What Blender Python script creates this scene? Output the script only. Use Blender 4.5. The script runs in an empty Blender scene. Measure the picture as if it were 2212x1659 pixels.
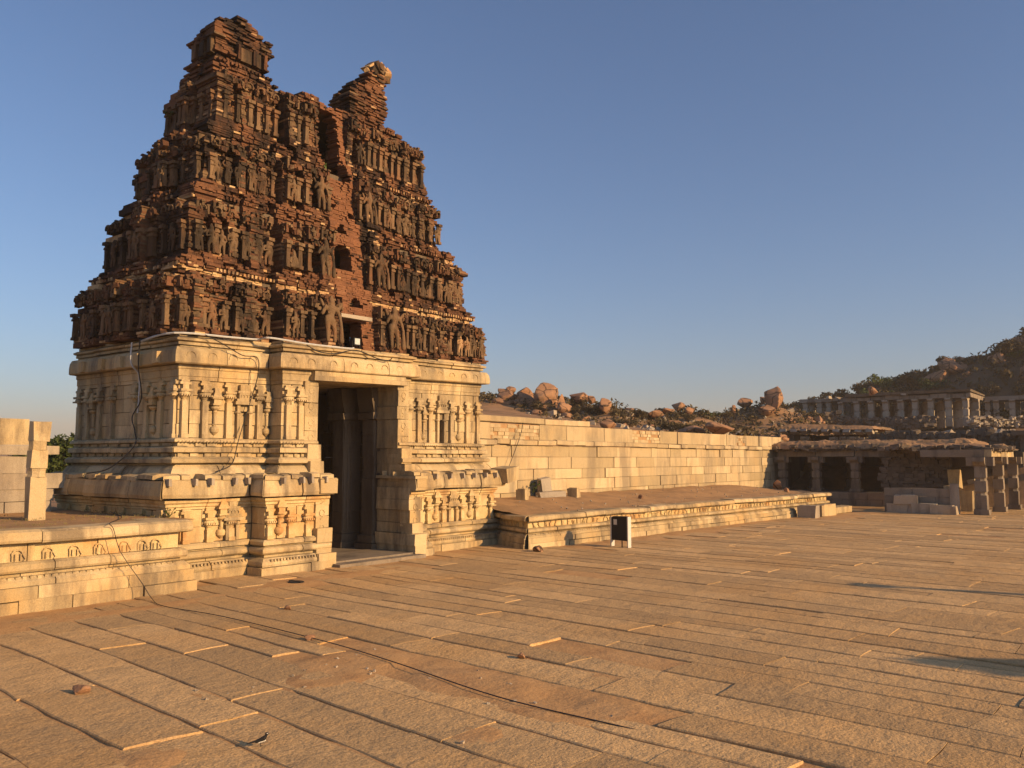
import bpy, bmesh, math, random
from mathutils import Vector, Matrix, noise
R = math.radians
random.seed(7)
# ---------------------------------------------------------------- camera, world, sun
sc = bpy.context.scene
PITCH, YAW, CH = 4.95, 37.82, 3.0
cd = bpy.data.cameras.new('camera'); cam = bpy.data.objects.new('camera', cd); sc.collection.objects.link(cam)
cam.location = (0, 0, CH); cam.rotation_euler = (R(90 + PITCH), 0, R(YAW - 90))
cd.sensor_width = 36; cd.lens = 30.16; cd.clip_start = .1; cd.clip_end = 9000
sc.camera = cam
SUN_EL, SUN_AZ = 18.5, 11.0           # azimuth measured from -Y towards +X
sx, sy, sz = math.sin(R(SUN_AZ))*math.cos(R(SUN_EL)), -math.cos(R(SUN_AZ))*math.cos(R(SUN_EL)), math.sin(R(SUN_EL))
w = bpy.data.worlds.new('World'); sc.world = w; w.use_nodes = True
wn = w.node_tree; bg = wn.nodes['Background']
sky = wn.nodes.new('ShaderNodeTexSky'); sky.sky_type = 'NISHITA'; sky.sun_disc = False
sky.sun_elevation = R(SUN_EL); sky.sun_rotation = math.atan2(sx, sy)
sky.air_density = 1.0; sky.dust_density = 1.1; sky.ozone_density = 5.0; sky.altitude = 0
wn.links.new(sky.outputs[0], bg.inputs[0]); bg.inputs[1].default_value = .106
sd = bpy.data.lights.new('sun', 'SUN'); sd.energy = 5.0; sd.angle = R(.5); sd.color = (1, .65, .31)
so = bpy.data.objects.new('sun', sd); sc.collection.objects.link(so)
so.rotation_euler = Vector((sx, sy, sz)).to_track_quat('Z', 'Y').to_euler()
sc.view_settings.view_transform = 'Standard'; sc.view_settings.look = 'None'; sc.view_settings.exposure = 0.36
sc.cycles.max_bounces = 6; sc.cycles.diffuse_bounces = 1

# ---------------------------------------------------------------- helpers
C = sc.collection
F_, W_, H_ = 1853.0, 2212.0, 1659.0
_fw = Vector((math.cos(R(YAW))*math.cos(R(PITCH)), math.sin(R(YAW))*math.cos(R(PITCH)), math.sin(R(PITCH))))
_rt = Vector((math.sin(R(YAW)), -math.cos(R(YAW)), 0)); _up = _rt.cross(_fw)
def ray(x, y): return _fw + _rt*((x - W_/2)/F_) - _up*((y - H_/2)/F_)
def atX(x, y, X): r = ray(x, y); return Vector((0, 0, CH)) + r*(X/r.x)
def atY(x, y, Y): r = ray(x, y); return Vector((0, 0, CH)) + r*(Y/r.y)
def atZ(x, y, z=0.0): r = ray(x, y); return Vector((0, 0, CH)) + r*((z - CH)/r.z)
rnd = random.random
def U(a, b): return a + (b - a)*random.random()
def G(s): return random.gauss(0, s)
def sm(t): t = max(0., min(1., t)); return t*t*(3 - 2*t)
def nz(x, y, z=0.): return noise.noise((x, y, z))
def fbm(x, y, z=0., o=4):
    s = 0.; a = 1.
    for k in range(o):
        s += a*noise.noise((x, y, z + 7*k)); x *= 2; y *= 2; z *= 2; a *= .5
    return s

class MB:
    def __init__(s): s.v = []; s.f = []; s.m = []; s.r = []
    def add(s, vs, fs, mat=0, r=None):
        o = len(s.v); s.v += [tuple(q) for q in vs]
        if r is None: r = rnd()
        for f in fs: s.f.append([o + i for i in f]); s.m.append(mat); s.r.append(r)
    def hexa(s, p, mat=0, r=None):
        s.add(p, [(0,3,2,1),(4,5,6,7),(0,1,5,4),(1,2,6,5),(2,3,7,6),(3,0,4,7)], mat, r)
    def box(s, x0, x1, y0, y1, z0, z1, mat=0, r=None, j=0.):
        p = [(x0,y0,z0),(x1,y0,z0),(x1,y1,z0),(x0,y1,z0),(x0,y0,z1),(x1,y0,z1),(x1,y1,z1),(x0,y1,z1)]
        if j: p = [(a+U(-j,j), b+U(-j,j), c+U(-j,j)) for a,b,c in p]
        s.hexa(p, mat, r)
    def fbox(s, fr, s0, s1, d0, d1, z0, z1, mat=0, r=None, j=0.):   # frame box: s along the wall, d outward
        ox, oy, tx, ty, nx, ny = fr
        P = lambda a, d, z: (ox+tx*a+nx*d, oy+ty*a+ny*d, z)
        p = [P(s0,d1,z0),P(s1,d1,z0),P(s1,d0,z0),P(s0,d0,z0),P(s0,d1,z1),P(s1,d1,z1),P(s1,d0,z1),P(s0,d0,z1)]
        if j: p = [(a+U(-j,j), b+U(-j,j), c+U(-j,j)) for a,b,c in p]
        s.hexa(p, mat, r)
    def rbox(s, c, size, rot=(0,0,0), mat=0, r=None, j=0., ch=0.):    # rotated box, optional chipped corners
        from mathutils import Euler
        M = Euler(rot).to_matrix(); hx, hy, hz = size[0]/2, size[1]/2, size[2]/2
        p = []
        for a,b,d in [(-1,-1,-1),(1,-1,-1),(1,1,-1),(-1,1,-1),(-1,-1,1),(1,-1,1),(1,1,1),(-1,1,1)]:
            q = M @ Vector((a*hx+U(-j,j), b*hy+U(-j,j), d*hz+U(-j,j))); p.append((c[0]+q.x, c[1]+q.y, c[2]+q.z))
        s.hexa(p, mat, r)
    def extr(s, A, B, mat=0, r=None):          # prism between two matching profile loops
        n = len(A); o = list(A) + list(B)
        fs = [(i, (i+1) % n, n+(i+1) % n, n+i) for i in range(n)] + [tuple(range(n-1,-1,-1)), tuple(range(n, 2*n))]
        s.add(o, fs, mat, r)
    def lathe(s, prof, n=10, mat=0, r=None, c=(0,0,0), a0=0., a1=360., sy=1.):
        vs = []; full = a1 - a0 > 359; k = n if full else n+1
        for (rr, z) in prof:
            for i in range(k):
                a = R(a0 + (a1-a0)*i/n); vs.append((c[0]+rr*math.cos(a), c[1]+rr*math.sin(a)*sy, c[2]+z))
        fs = []
        for q in range(len(prof)-1):
            for i in range(n):
                i2 = (i+1) % k; fs.append((q*k+i, q*k+i2, (q+1)*k+i2, (q+1)*k+i))
        if full: fs += [tuple(range(n-1,-1,-1)), tuple((len(prof)-1)*k + i for i in range(n))]
        s.add(vs, fs, mat, r)
    def tube(s, pts, rad, n=6, mat=0, r=None):
        pts = [Vector(p) for p in pts]; vs = []; fs = []
        rad = rad if isinstance(rad, (list, tuple)) else [rad]*len(pts)
        for i, p in enumerate(pts):
            t = (pts[min(i+1, len(pts)-1)] - pts[max(i-1, 0)]).normalized()
            a = t.cross(Vector((0,0,1)) if abs(t.z) < .9 else Vector((1,0,0))).normalized(); b = t.cross(a)
            for k in range(n):
                q = 2*math.pi*k/n; vs.append(p + (a*math.cos(q) + b*math.sin(q))*rad[i])
        for i in range(len(pts)-1):
            for k in range(n): fs.append((i*n+k, i*n+(k+1) % n, (i+1)*n+(k+1) % n, (i+1)*n+k))
        fs += [tuple(range(n-1,-1,-1)), tuple((len(pts)-1)*n+k for k in range(n))]
        s.add(vs, fs, mat, r)
    def mesh(s, name, mats, warp=None, smooth=False):
        me = bpy.data.meshes.new(name)
        v = [warp(p) for p in s.v] if warp else s.v
        me.from_pydata(v, [], s.f)
        for m in (mats if isinstance(mats, (list, tuple)) else [mats]): me.materials.append(m)
        me.polygons.foreach_set('material_index', s.m)
        a = me.attributes.new('tone', 'FLOAT', 'FACE'); a.data.foreach_set('value', s.r)
        if smooth: me.polygons.foreach_set('use_smooth', [True]*len(s.f))
        me.update(); return me
    def build(s, name, mats, parent=None, loc=None, warp=None, smooth=False):
        return link(name, s.mesh(name, mats, warp, smooth), parent, loc)
def link(name, me, parent=None, loc=None, rot=None, scale=None):
    o = bpy.data.objects.new(name, me); C.objects.link(o)
    if parent: o.parent = parent
    if loc: o.location = loc
    if rot: o.rotation_euler = rot
    if scale: o.scale = scale
    return o
def tag(o, label=None, cat=None, group=None, kind=None):
    if label: o['label'] = label
    if cat: o['category'] = cat
    if group: o['group'] = group
    if kind: o['kind'] = kind
    return o
def empty(name, label, cat, loc=(0,0,0), rz=0., group=None):
    o = bpy.data.objects.new(name, None); C.objects.link(o); o.location = loc; o.rotation_euler = (0,0,rz)
    o.empty_display_size = .2
    return tag(o, label, cat, group)

# ---------------------------------------------------------------- materials
def _mix(nt, f, a, b, mode='MIX'):
    n = nt.nodes.new('ShaderNodeMix'); n.data_type = 'RGBA'; n.blend_type = mode
    for i, v in ((0, f), (6, a), (7, b)):
        if hasattr(v, 'links'): nt.links.new(v, n.inputs[i])
        elif i: n.inputs[i].default_value = (*v, 1) if len(v) == 3 else v
        else: n.inputs[i].default_value = v
    return n.outputs[2]
def _noise(nt, vec, scale, det=5, rough=.6):
    n = nt.nodes.new('ShaderNodeTexNoise'); n.inputs['Scale'].default_value = scale
    n.inputs['Detail'].default_value = det; n.inputs['Roughness'].default_value = rough
    nt.links.new(vec, n.inputs['Vector']); return n.outputs['Fac']
def _ramp(nt, fac, lo, hi):
    n = nt.nodes.new('ShaderNodeMapRange'); n.inputs[1].default_value = lo; n.inputs[2].default_value = hi
    nt.links.new(fac, n.inputs[0]); return n.outputs[0]
def _vec(nt, sc3=(1,1,1), obj=False):
    if obj: g = nt.nodes.new('ShaderNodeTexCoord').outputs['Object']
    else: g = nt.nodes.new('ShaderNodeNewGeometry').outputs['Position']
    m = nt.nodes.new('ShaderNodeMapping'); m.inputs['Scale'].default_value = sc3
    nt.links.new(g, m.inputs[0]); return m.outputs[0]
def mat(name, base, tint=None, stain=None, stain_amt=.5, stain_scale=.6, dark=None, dark_amt=.5, dark_scale=2.5, streak=0.,
        bump=.4, bscale=25., rough=.9, tone=.35, obj=False, fine=.25, fscale=60., dlo=.48, crack=0.):
    m = bpy.data.materials.new(name); m.use_nodes = True; nt = m.node_tree; b = nt.nodes['Principled BSDF']
    b.inputs['Roughness'].default_value = rough; b.inputs['Specular IOR Level'].default_value = .12
    v = _vec(nt, obj=obj); col = None
    at = nt.nodes.new('ShaderNodeAttribute'); at.attribute_name = 'tone'
    if tint: col = _mix(nt, at.outputs['Fac'], base, tint)
    else:
        mm = nt.nodes.new('ShaderNodeMapRange'); mm.inputs[3].default_value = 1-tone; mm.inputs[4].default_value = 1+tone*.6
        nt.links.new(at.outputs['Fac'], mm.inputs[0])
        vm = nt.nodes.new('ShaderNodeVectorMath'); vm.operation = 'SCALE'; vm.inputs[0].default_value = base
        nt.links.new(mm.outputs[0], vm.inputs['Scale']); col = vm.outputs[0]
    if stain: 
        f = _ramp(nt, _noise(nt, v, stain_scale), .46, .7)
        q = nt.nodes.new('ShaderNodeMath'); q.operation = 'MULTIPLY'; q.inputs[1].default_value = stain_amt; nt.links.new(f, q.inputs[0])
        col = _mix(nt, q.outputs[0], col, stain)
    if dark:
        v2 = _vec(nt, (1, 1, .24 if streak else 1), obj)
        f = _ramp(nt, _noise(nt, v2, dark_scale, 7, .68), dlo, dlo+.16)
        q = nt.nodes.new('ShaderNodeMath'); q.operation = 'MULTIPLY'; q.inputs[1].default_value = dark_amt; nt.links.new(f, q.inputs[0])
        col = _mix(nt, q.outputs[0], col, dark)
    if crack:
        vo = nt.nodes.new('ShaderNodeTexVoronoi'); vo.feature = 'DISTANCE_TO_EDGE'; vo.inputs['Scale'].default_value = crack
        wv_ = nt.nodes.new('ShaderNodeVectorMath'); wv_.operation = 'MULTIPLY_ADD'; wv_.inputs[1].default_value = (.6,.6,.6)
        nn = nt.nodes.new('ShaderNodeTexNoise'); nn.inputs['Scale'].default_value = 1.2; nt.links.new(v, nn.inputs['Vector'])
        nt.links.new(nn.outputs['Color'], wv_.inputs[0]); nt.links.new(v, wv_.inputs[2]); nt.links.new(wv_.outputs[0], vo.inputs['Vector'])
        cr_ = _ramp(nt, vo.outputs['Distance'], .0, .045); col = _mix(nt, cr_, (.035,.026,.02), col)
    fn = _noise(nt, v, fscale, 3, .7)
    fr = nt.nodes.new('ShaderNodeMapRange'); fr.inputs[1].default_value = .3; fr.inputs[2].default_value = .7
    fr.inputs[3].default_value = 1-fine; fr.inputs[4].default_value = 1+fine; nt.links.new(fn, fr.inputs[0])
    vm2 = nt.nodes.new('ShaderNodeVectorMath'); vm2.operation = 'SCALE'
    nt.links.new(col, vm2.inputs[0]); nt.links.new(fr.outputs[0], vm2.inputs['Scale'])
    nt.links.new(vm2.outputs[0], b.inputs['Base Color'])
    if bump:
        n1 = _noise(nt, v, bscale, 6, .65); n2 = _noise(nt, v, bscale*.18, 4, .6)
        ad = nt.nodes.new('ShaderNodeMath'); ad.operation = 'MULTIPLY_ADD'; ad.inputs[1].default_value = 2.2
        nt.links.new(n2, ad.inputs[0]); nt.links.new(n1, ad.inputs[2])
        bp = nt.nodes.new('ShaderNodeBump'); bp.inputs['Strength'].default_value = bump; bp.inputs['Distance'].default_value = .03
        nt.links.new(ad.outputs[0], bp.inputs['Height']); nt.links.new(bp.outputs[0], b.inputs['Normal'])
    return m
STONE = mat('granite', (.43,.325,.178), (.61,.47,.27), (.52,.32,.12), .6, .7, (.19,.145,.095), .86, 1.2, 1, bump=.4, bscale=22, dlo=.455)
STONE_R = mat('rust_stained_granite', (.58,.43,.21), (.68,.52,.28), (.50,.23,.07), .85, 1.0, (.22,.14,.08), .6, 1.6, 1, bump=.35, bscale=22)
STONE_G = mat('grey_granite', (.36,.30,.23), (.46,.39,.29), (.40,.28,.16), .4, .5, (.16,.13,.11), .55, 1.2, 1, bump=.4, bscale=20)
WALLST = mat('wall_granite', (.39,.30,.17), (.61,.475,.285), (.52,.35,.17), .5, .5, (.24,.19,.13), .72, .9, 1, bump=.4, bscale=18, dlo=.46)
BRICK = mat('old_brick', (.105,.05,.029), (.2,.094,.05), (.235,.115,.055), .5, 1.3, (.028,.02,.016), .97, 1.0, 1, bump=.7, bscale=30, dlo=.43)
BRICKN = mat('repair_brick', (.18,.08,.042), (.24,.108,.055), (.28,.15,.08), .3, 1.5, (.1,.05,.03), .5, 1.6, 1, bump=.5, bscale=30)
STUCCO = mat('weathered_stucco', (.125,.078,.045), (.235,.152,.083), (.22,.095,.045), .65, 1.6, (.035,.027,.02), .93, 1.4, 1, bump=.6, bscale=25, dlo=.44)
PALE = mat('pale_plaster', (.36,.22,.11), (.5,.33,.18), (.3,.13,.055), .9, 2.2, (.1,.065,.04), .8, 2.4, 1, bump=.5, bscale=25)
PALEB = mat('golden_plaster', (.5,.33,.16), (.62,.43,.23), (.36,.16,.06), .8, 2.0, (.16,.1,.06), .6, 2.4, 1, bump=.5, bscale=25)
PAVE = mat('paving_granite', (.46,.30,.145), (.68,.445,.21), (.57,.32,.115), .55, .35, (.37,.255,.135), .5, .8, 0, bump=.6, bscale=22, fine=.28, fscale=28)
EARTH = mat('sandy_earth', (.53,.31,.135), None, (.57,.36,.175), .6, .8, (.36,.19,.085), .5, 1.3, 0, bump=.5, bscale=14, tone=0.)
SOIL = mat('dry_soil', (.34,.2,.105), None, (.40,.25,.13), .6, .3, (.15,.11,.055), .7, .5, 0, bump=.6, bscale=6, tone=0.)
BOULD = mat('boulder_rock', (.33,.175,.095), (.41,.235,.13), (.32,.14,.065), .5, .35, (.11,.085,.065), .65, .7, 1, bump=.9, bscale=4, fine=.2, fscale=12, crack=.55)
RUBBLE = mat('rubble_rock', (.13,.105,.08), (.2,.155,.115), None, 0, 1, (.06,.05,.04), .5, 1.2, bump=.6, bscale=12)
SHADEST = mat('weathered_shade_granite', (.23,.185,.135), (.31,.25,.185), (.2,.14,.09), .4, .7, (.08,.066,.054), .65, 1.1, 1, bump=.4, bscale=16)  # pavilion shade painted into the base colour; also the naturally darker threshold stone
DARKST = mat('deep_shade_granite', (.14,.108,.076), (.19,.148,.105), (.15,.095,.05), .4, .7, (.06,.05,.042), .6, 1.2, 1, bump=.4, bscale=16)  # deep shade of passage and interiors put into the stone colour
def plain(name, col, rough=.6, metal=0., emis=None):
    m = bpy.data.materials.new(name); m.use_nodes = True; b = m.node_tree.nodes['Principled BSDF']
    nt = m.node_tree; n = _noise(nt, _vec(nt), 18, 4)
    nt.links.new(_mix(nt, n, [c*.75 for c in col], [min(1, c*1.2) for c in col]), b.inputs['Base Color'])
    b.inputs['Roughness'].default_value = rough; b.inputs['Metallic'].default_value = metal
    return m
BLACK = plain('black_paint', (.008,.008,.009), .85); CABLE = plain('black_rubber', (.015,.013,.012), .6)
WHITE = plain('white_paint', (.62,.6,.55), .5); PIPE = plain('grey_conduit', (.5,.5,.48), .5); GLASS = plain('lamp_glass', (.55,.58,.55), .15)
LEAF = mat('dry_leaf', (.075,.055,.03), (.115,.09,.04), bump=0, tone=.4, rough=.8)
LEAFG = mat('green_leaf', (.045,.07,.018), (.09,.11,.03), bump=0, tone=.4, rough=.7)
GRASS = mat('dry_grass', (.2,.14,.06), (.14,.13,.045), bump=0, rough=.9)
BARK = mat('bark', (.10,.07,.05), None, bump=.5, bscale=20)

# ---------------------------------------------------------------- mouldings and block courses
def mould(mb, path, prof, seg=1.0, jit=.008, inner=-.3, mat=0, tilt=0., drop=None):
    """runs of stone blocks with the profile prof [(out, z)...] along an open rectilinear path; outward is the right-hand side"""
    n = len(path)
    for e in range(n-1):
        ax, ay = path[e]; bx, by = path[e+1]; L = math.hypot(bx-ax, by-ay)
        if L < .02: continue
        tx, ty = (bx-ax)/L, (by-ay)/L; nx, ny = ty, -tx
        def corner(i, j, k):
            if i < 0 or k >= n: return 0
            ux, uy = path[j][0]-path[i][0], path[j][1]-path[i][1]; vx, vy = path[k][0]-path[j][0], path[k][1]-path[j][1]
            return 1 if ux*vy - uy*vx > 0 else -1
        m0, m1 = corner(e-1, e, e+1), corner(e, e+1, e+2)
        cuts = [0.]
        while cuts[-1] < L:
            cuts.append(cuts[-1] + seg*U(.65, 1.35))
        cuts[-1] = L
        if len(cuts) > 2 and cuts[-1]-cuts[-2] < seg*.35: cuts.pop(-2)
        for k in range(len(cuts)-1):
            s0, s1 = cuts[k], cuts[k+1]; dj = G(jit); zj = G(jit*.6); tl = G(tilt)
            if drop and drop(ax+tx*(s0+s1)/2, ay+ty*(s0+s1)/2): continue
            full = [(inner, prof[0][1])] + list(prof) + [(inner, prof[-1][1])]
            A = []; B = []
            for (d, z) in full:
                dd = d + (dj if d > inner else 0)
                a = s0 + .009 - (m0*max(d, inner) if k == 0 and m0 else 0); b = s1 - .009 + (m1*max(d, inner) if k == len(cuts)-2 and m1 else 0)
                za = z + zj - tl*(s1-s0)/2; zb = z + zj + tl*(s1-s0)/2
                A.append((ax+tx*a+nx*dd, ay+ty*a+ny*dd, za)); B.append((ax+tx*b+nx*dd, ay+ty*b+ny*dd, zb))
            mb.extr(A, B, mat)
def ashlar(mb, path, z0, z1, ch=.36, bl=1.0, jit=.01, depth=.35, mat=0, holes=(), d=0.):
    """courses of squared blocks; holes = [(edge, s0, s1, z0, z1)]"""
    nc = max(1, round((z1-z0)/ch)); zs = [z0 + (z1-z0)*k/nc + (G(.012) if 0 < k < nc else 0) for k in range(nc+1)]
    n = len(path)
    for e in range(n-1):
        ax, ay = path[e]; bx, by = path[e+1]; L = math.hypot(bx-ax, by-ay)
        if L < .02: continue
        tx, ty = (bx-ax)/L, (by-ay)/L; fr = (ax, ay, tx, ty, ty, -tx)
        def corner(i, j, k):
            if i < 0 or k >= n: return 0
            ux, uy = path[j][0]-path[i][0], path[j][1]-path[i][1]; vx, vy = path[k][0]-path[j][0], path[k][1]-path[j][1]
            return 1 if ux*vy - uy*vx > 0 else -1
        st = depth+.02 if corner(e-1, e, e+1) == 1 and (e % 2) else 0
        en = L - (depth+.02 if corner(e, e+1, e+2) == 1 and (e % 2) else 0)
        if corner(e-1, e, e+1) == -1: st = .004
        for k in range(nc):
            hs = [h for h in holes if h[0] == e and h[3] < (zs[k]+zs[k+1])/2 < h[4]]
            spans = [(st, en)]
            for h in hs:
                spans = [q for (a, b) in spans for q in ((a, min(b, h[1])), (max(a, h[2]), b)) if q[1]-q[0] > .01]
            for (a, b) in spans:
                s = a + (U(-.5, 0)*bl if a == st else 0)
                while s < b:
                    s2 = s + bl*U(.7, 1.4)
                    if b - s2 < bl*.3: s2 = b
                    q0, q1 = max(a, s)+.009, min(b, s2)-.009
                    if q1-q0 > .02: mb.fbox(fr, q0, q1, -depth, d+G(jit), zs[k]+.008, zs[k+1]-.008, mat, j=.006)
                    s = s2
def arc(mb, c, t, n, r, rad, mat=0, a0=-30, a1=210, k=8, sc=1.):
    """horseshoe relief lying on a wall: c centre, t tangent, n outward"""
    pts = []
    for i in range(k+1):
        a = R(a0 + (a1-a0)*i/k); pts.append((c[0]+t[0]*r*math.cos(a)+n[0]*.0, c[1]+t[1]*r*math.cos(a), c[2]+r*sc*math.sin(a)))
    mb.tube(pts, rad, 5, mat)

# ================================================================ THE GATE TOWER
def twarp(p):
    x, y, z = p
    b = sm((z-3.6)/1.6)*(1 - sm((z-6.3)/1.5))
    return (x, y, z + .27*max(-.2, min(1.1, (x-12.)/12.))*b)
tower = empty('gate_tower', 'tall ruined gateway tower, red brick storeys on a carved pale stone base', 'temple gateway', (17.8, 19.6, 0))
def tbuild(mb, name, mats, parent=None, smooth=False):
    p = parent or tower
    ori = Vector((17.8, 19.6, 0))
    def wv(q):
        q = twarp(q); return (q[0]-ori.x, q[1]-ori.y, q[2])
    return mb.build(name, mats, p, None, wv, smooth)
def tplace(name, me, x, y, z, parent=None, rz=0., scale=(1,1,1), label=None):
    q = twarp((x, y, z)); o = link(name, me, parent or tower, (q[0]-17.8, q[1]-19.6, q[2]), (0,0,rz), scale)
    if label: o['label'] = label
    return o
# ---- lower stone tier
LPA = [(11.5,25.3),(11.5,19.6),(13.95,19.6),(13.95,19.0),(16.02,19.0)]
LPB = [(19.22,19.0),(19.75,19.0),(19.75,19.5),(24.0,19.5),(24.0,22.5)]
LPAj, LPBj = LPA, LPB
BEADS = {0: (((13.95,16.0,18.8),(11.6,13.9,19.4))), 1: (((19.9,23.95,19.3),))}
for SIDE_, P in enumerate((LPA, LPB)):
    lo = MB()
    mould(lo, P, [(.34,-.15),(.34,.2)], 1.3, .012)
    mould(lo, P, [(.27,.205),(.29,.26),(.27,.33),(.16,.42)], 1.2, .008)
    mould(lo, P, [(.07,.425),(.07,.5)], 1.4, .004)
    mould(lo, P, [(.14,.505),(.2,.55),(.21,.6),(.19,.65),(.13,.69)], 1.2, .006)
    mould(lo, P, [(.05,.695),(.05,.74)], 1.4, .004)
    mould(lo, P, [(.15,.745),(.16,.83),(.08,.88)], 1.2, .008)
    for (x0, x1, yy) in BEADS[SIDE_]:                               # small bead row on the plinth
        x = x0
        while x < x1:
            lo.box(x, x+.05, yy-.105, yy-.03, .335, .39, j=.006); x += .1
    tbuild(lo, 'plinth', STONE)
for P in (LPA, LPB):
    lw = MB()
    ashlar(lw, P, .885, 1.72, .41, .8, .008)
    mould(lw, P, [(.02,1.725),(.02,1.78),(.07,1.8),(.07,1.86),(.12,1.9),(.12,1.97)], 1.1, .006)
    tbuild(lw, 'lower_wall', STONE_R)
KNOBS = {0: ((11.3,13.6,19.2),(14.2,15.9,18.6)), 1: ((20.,23.9,19.1),)}
for SIDE_, P in enumerate((LPA, LPB)):                                        # heavy eave slabs, tilted and broken
    le = MB()
    mould(le, P, [(.2,2.0),(.3,2.01),(.33,2.1),(.3,2.3),(.26,2.42),(.26,2.45)], 1.15, .02, -.25, 0, .02)
    mould(le, P, [(.16,2.455),(.24,2.46),(.23,2.56),(.08,2.6)], .34, .03, -.6, 0, .03, drop=lambda x, y: rnd() < .12)
    if SIDE_: le.rbox((24.45,19.3,2.42),(.75,.7,.5),(.03,-.12,.08),0,.5,.02)
    for (x0, x1, yy) in KNOBS[SIDE_]:                                         # carved notches on the eave
        x = x0
        while x < x1:
            le.box(x, x+.07, yy-.03, yy+.2, 2.33, 2.5, 1, j=.012); x += U(.28,.7)
    tbuild(le, 'lower_eave', [STONE, STONE_G])
# ---- upper stone tier
UPA = [(12.05,25.5),(12.05,20.15),(14.85,20.15),(14.85,19.6),(16.02,19.6)]
UPB = [(19.24,19.6),(19.75,19.6),(19.75,20.1),(23.9,20.1),(23.9,25.5),(12.05,25.5)]
for SIDE_, P in enumerate((UPA, UPB)):
    ub = MB()
    mould(ub, P, [(.28,2.3),(.36,2.5),(.36,2.6),(.28,2.72),(.2,2.8)], 1.5, .015, -.3, 0, .01)
    mould(ub, P, [(.12,2.805),(.12,2.85)], 1.5, .004)
    mould(ub, P, [(.2,2.855),(.3,2.88),(.31,2.97),(.22,3.03)], 1.3, .008)
    mould(ub, P, [(.1,3.035),(.1,3.14)], 1.2, .005)
    mould(ub, P, [(.17,3.145),(.23,3.16),(.23,3.27),(.17,3.3)], 1.3, .008)
    mould(ub, P, [(.07,3.305),(.07,3.4)], 1.2, .005)
    mould(ub, P, [(.15,3.405),(.18,3.42),(.17,3.48),(.1,3.52)], 1.3, .006)
    XR_ = (0, 16.0) if SIDE_ == 0 else (19.3, 99)
    for (x0, x1, yy) in ((12.0,13.6,19.97),(14.15,14.65,19.97),(14.7,15.5,19.42),(20.0,21.55,19.92),(22.05,23.95,19.92)):
        x = x0
        while x < x1:
            if XR_[0] < x < XR_[1]: ub.lathe([(.01,-.03),(.034,0),(.01,.03)],6,0,None,(x,yy-.005,3.425))
            x += .1
    for (z0, z1, dd) in ((3.045,3.13,.1),(3.315,3.39,.07)):
        for (x0, x1, yy) in ((12.0,14.75,20.15),(14.85,15.9,19.6),(19.9,23.85,20.1)):
            x = x0
            while x < x1:
                l = U(.1,.45)
                if XR_[0] < x < XR_[1]: ub.box(x, min(x+l,x1), yy-dd-.045, yy, z0, z1, j=.004)
                x += l+U(.1,.22)
        yv = 20.25
        while yv < 25.2 and SIDE_ == 0:
            l = U(.1,.45); ub.box(12.05-dd-.045, 12.05, yv, yv+l, z0, z1, j=.004); yv += l+.16
    tbuild(ub, 'upper_plinth', STONE)
NICHE = [(1,13.98-12.05-.14,13.98-12.05+.14,3.3,4.42)]
NICHEB = [(2,21.84-19.75-.12,21.84-19.75+.12,3.3,4.42)]
for SIDE_, P in enumerate((UPA, UPB)):
    uw = MB(); ashlar(uw, P, 3.525, 5.0, .37, .85, .008, .3, 0, NICHEB if SIDE_ else NICHE)
    mould(uw, P, [(.03,5.005),(.03,5.1),(.05,5.11),(.05,5.29),(.08,5.3),(.08,5.4)], 1.2, .006)
    if SIDE_: uw.box(21.68,22.0,20.22,20.5,3.3,4.5)
    else: uw.box(13.8,14.16,20.27,20.5,3.3,4.5)
    tbuild(uw, 'upper_wall', STONE)
# ---- cornice: one run across the doorway
COR = [(12.05,25.5),(12.05,20.15),(14.85,20.15),(14.85,19.6),(19.75,19.6),(19.75,20.1),(23.9,20.1),(23.9,25.5),(12.05,25.5)]
co = MB()
mould(co, COR, [(.08,5.41),(.27,5.42),(.3,5.45),(.3,5.6),(.28,5.74),(.22,5.84),(.14,5.86)], 1.5, .006, -.4)
mould(co, COR, [(.04,5.865),(.04,5.91)], 1.4, .01, -.5)
mould(co, COR, [(.12,5.915),(.13,5.98),(.1,6.0),(.2,6.02),(.21,6.07),(.1,6.12)], 1.4, .01, -.5)
mould(co, COR, [(.02,6.125),(.03,6.19)], .9, .03, -.6)
for (x0, x1, yy) in ((12.1,14.5,20.15),(14.9,19.6,19.6),(20.,24.0,20.1)):
    x = x0+.1
    while x < x1:
        arc(co, (x, yy-.295, 5.6), (1,0,0), (0,-1,0), .13, .015, 0, -8, 188)
        x += .62 if rnd() < .6 else .8
for yv in (20.6,21.5,22.4,23.4,24.5):
    co.box(11.66,11.8,yv,yv+.22,5.45,5.75,0,None,.02)
tbuild(co, 'cornice', STONE)
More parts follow.
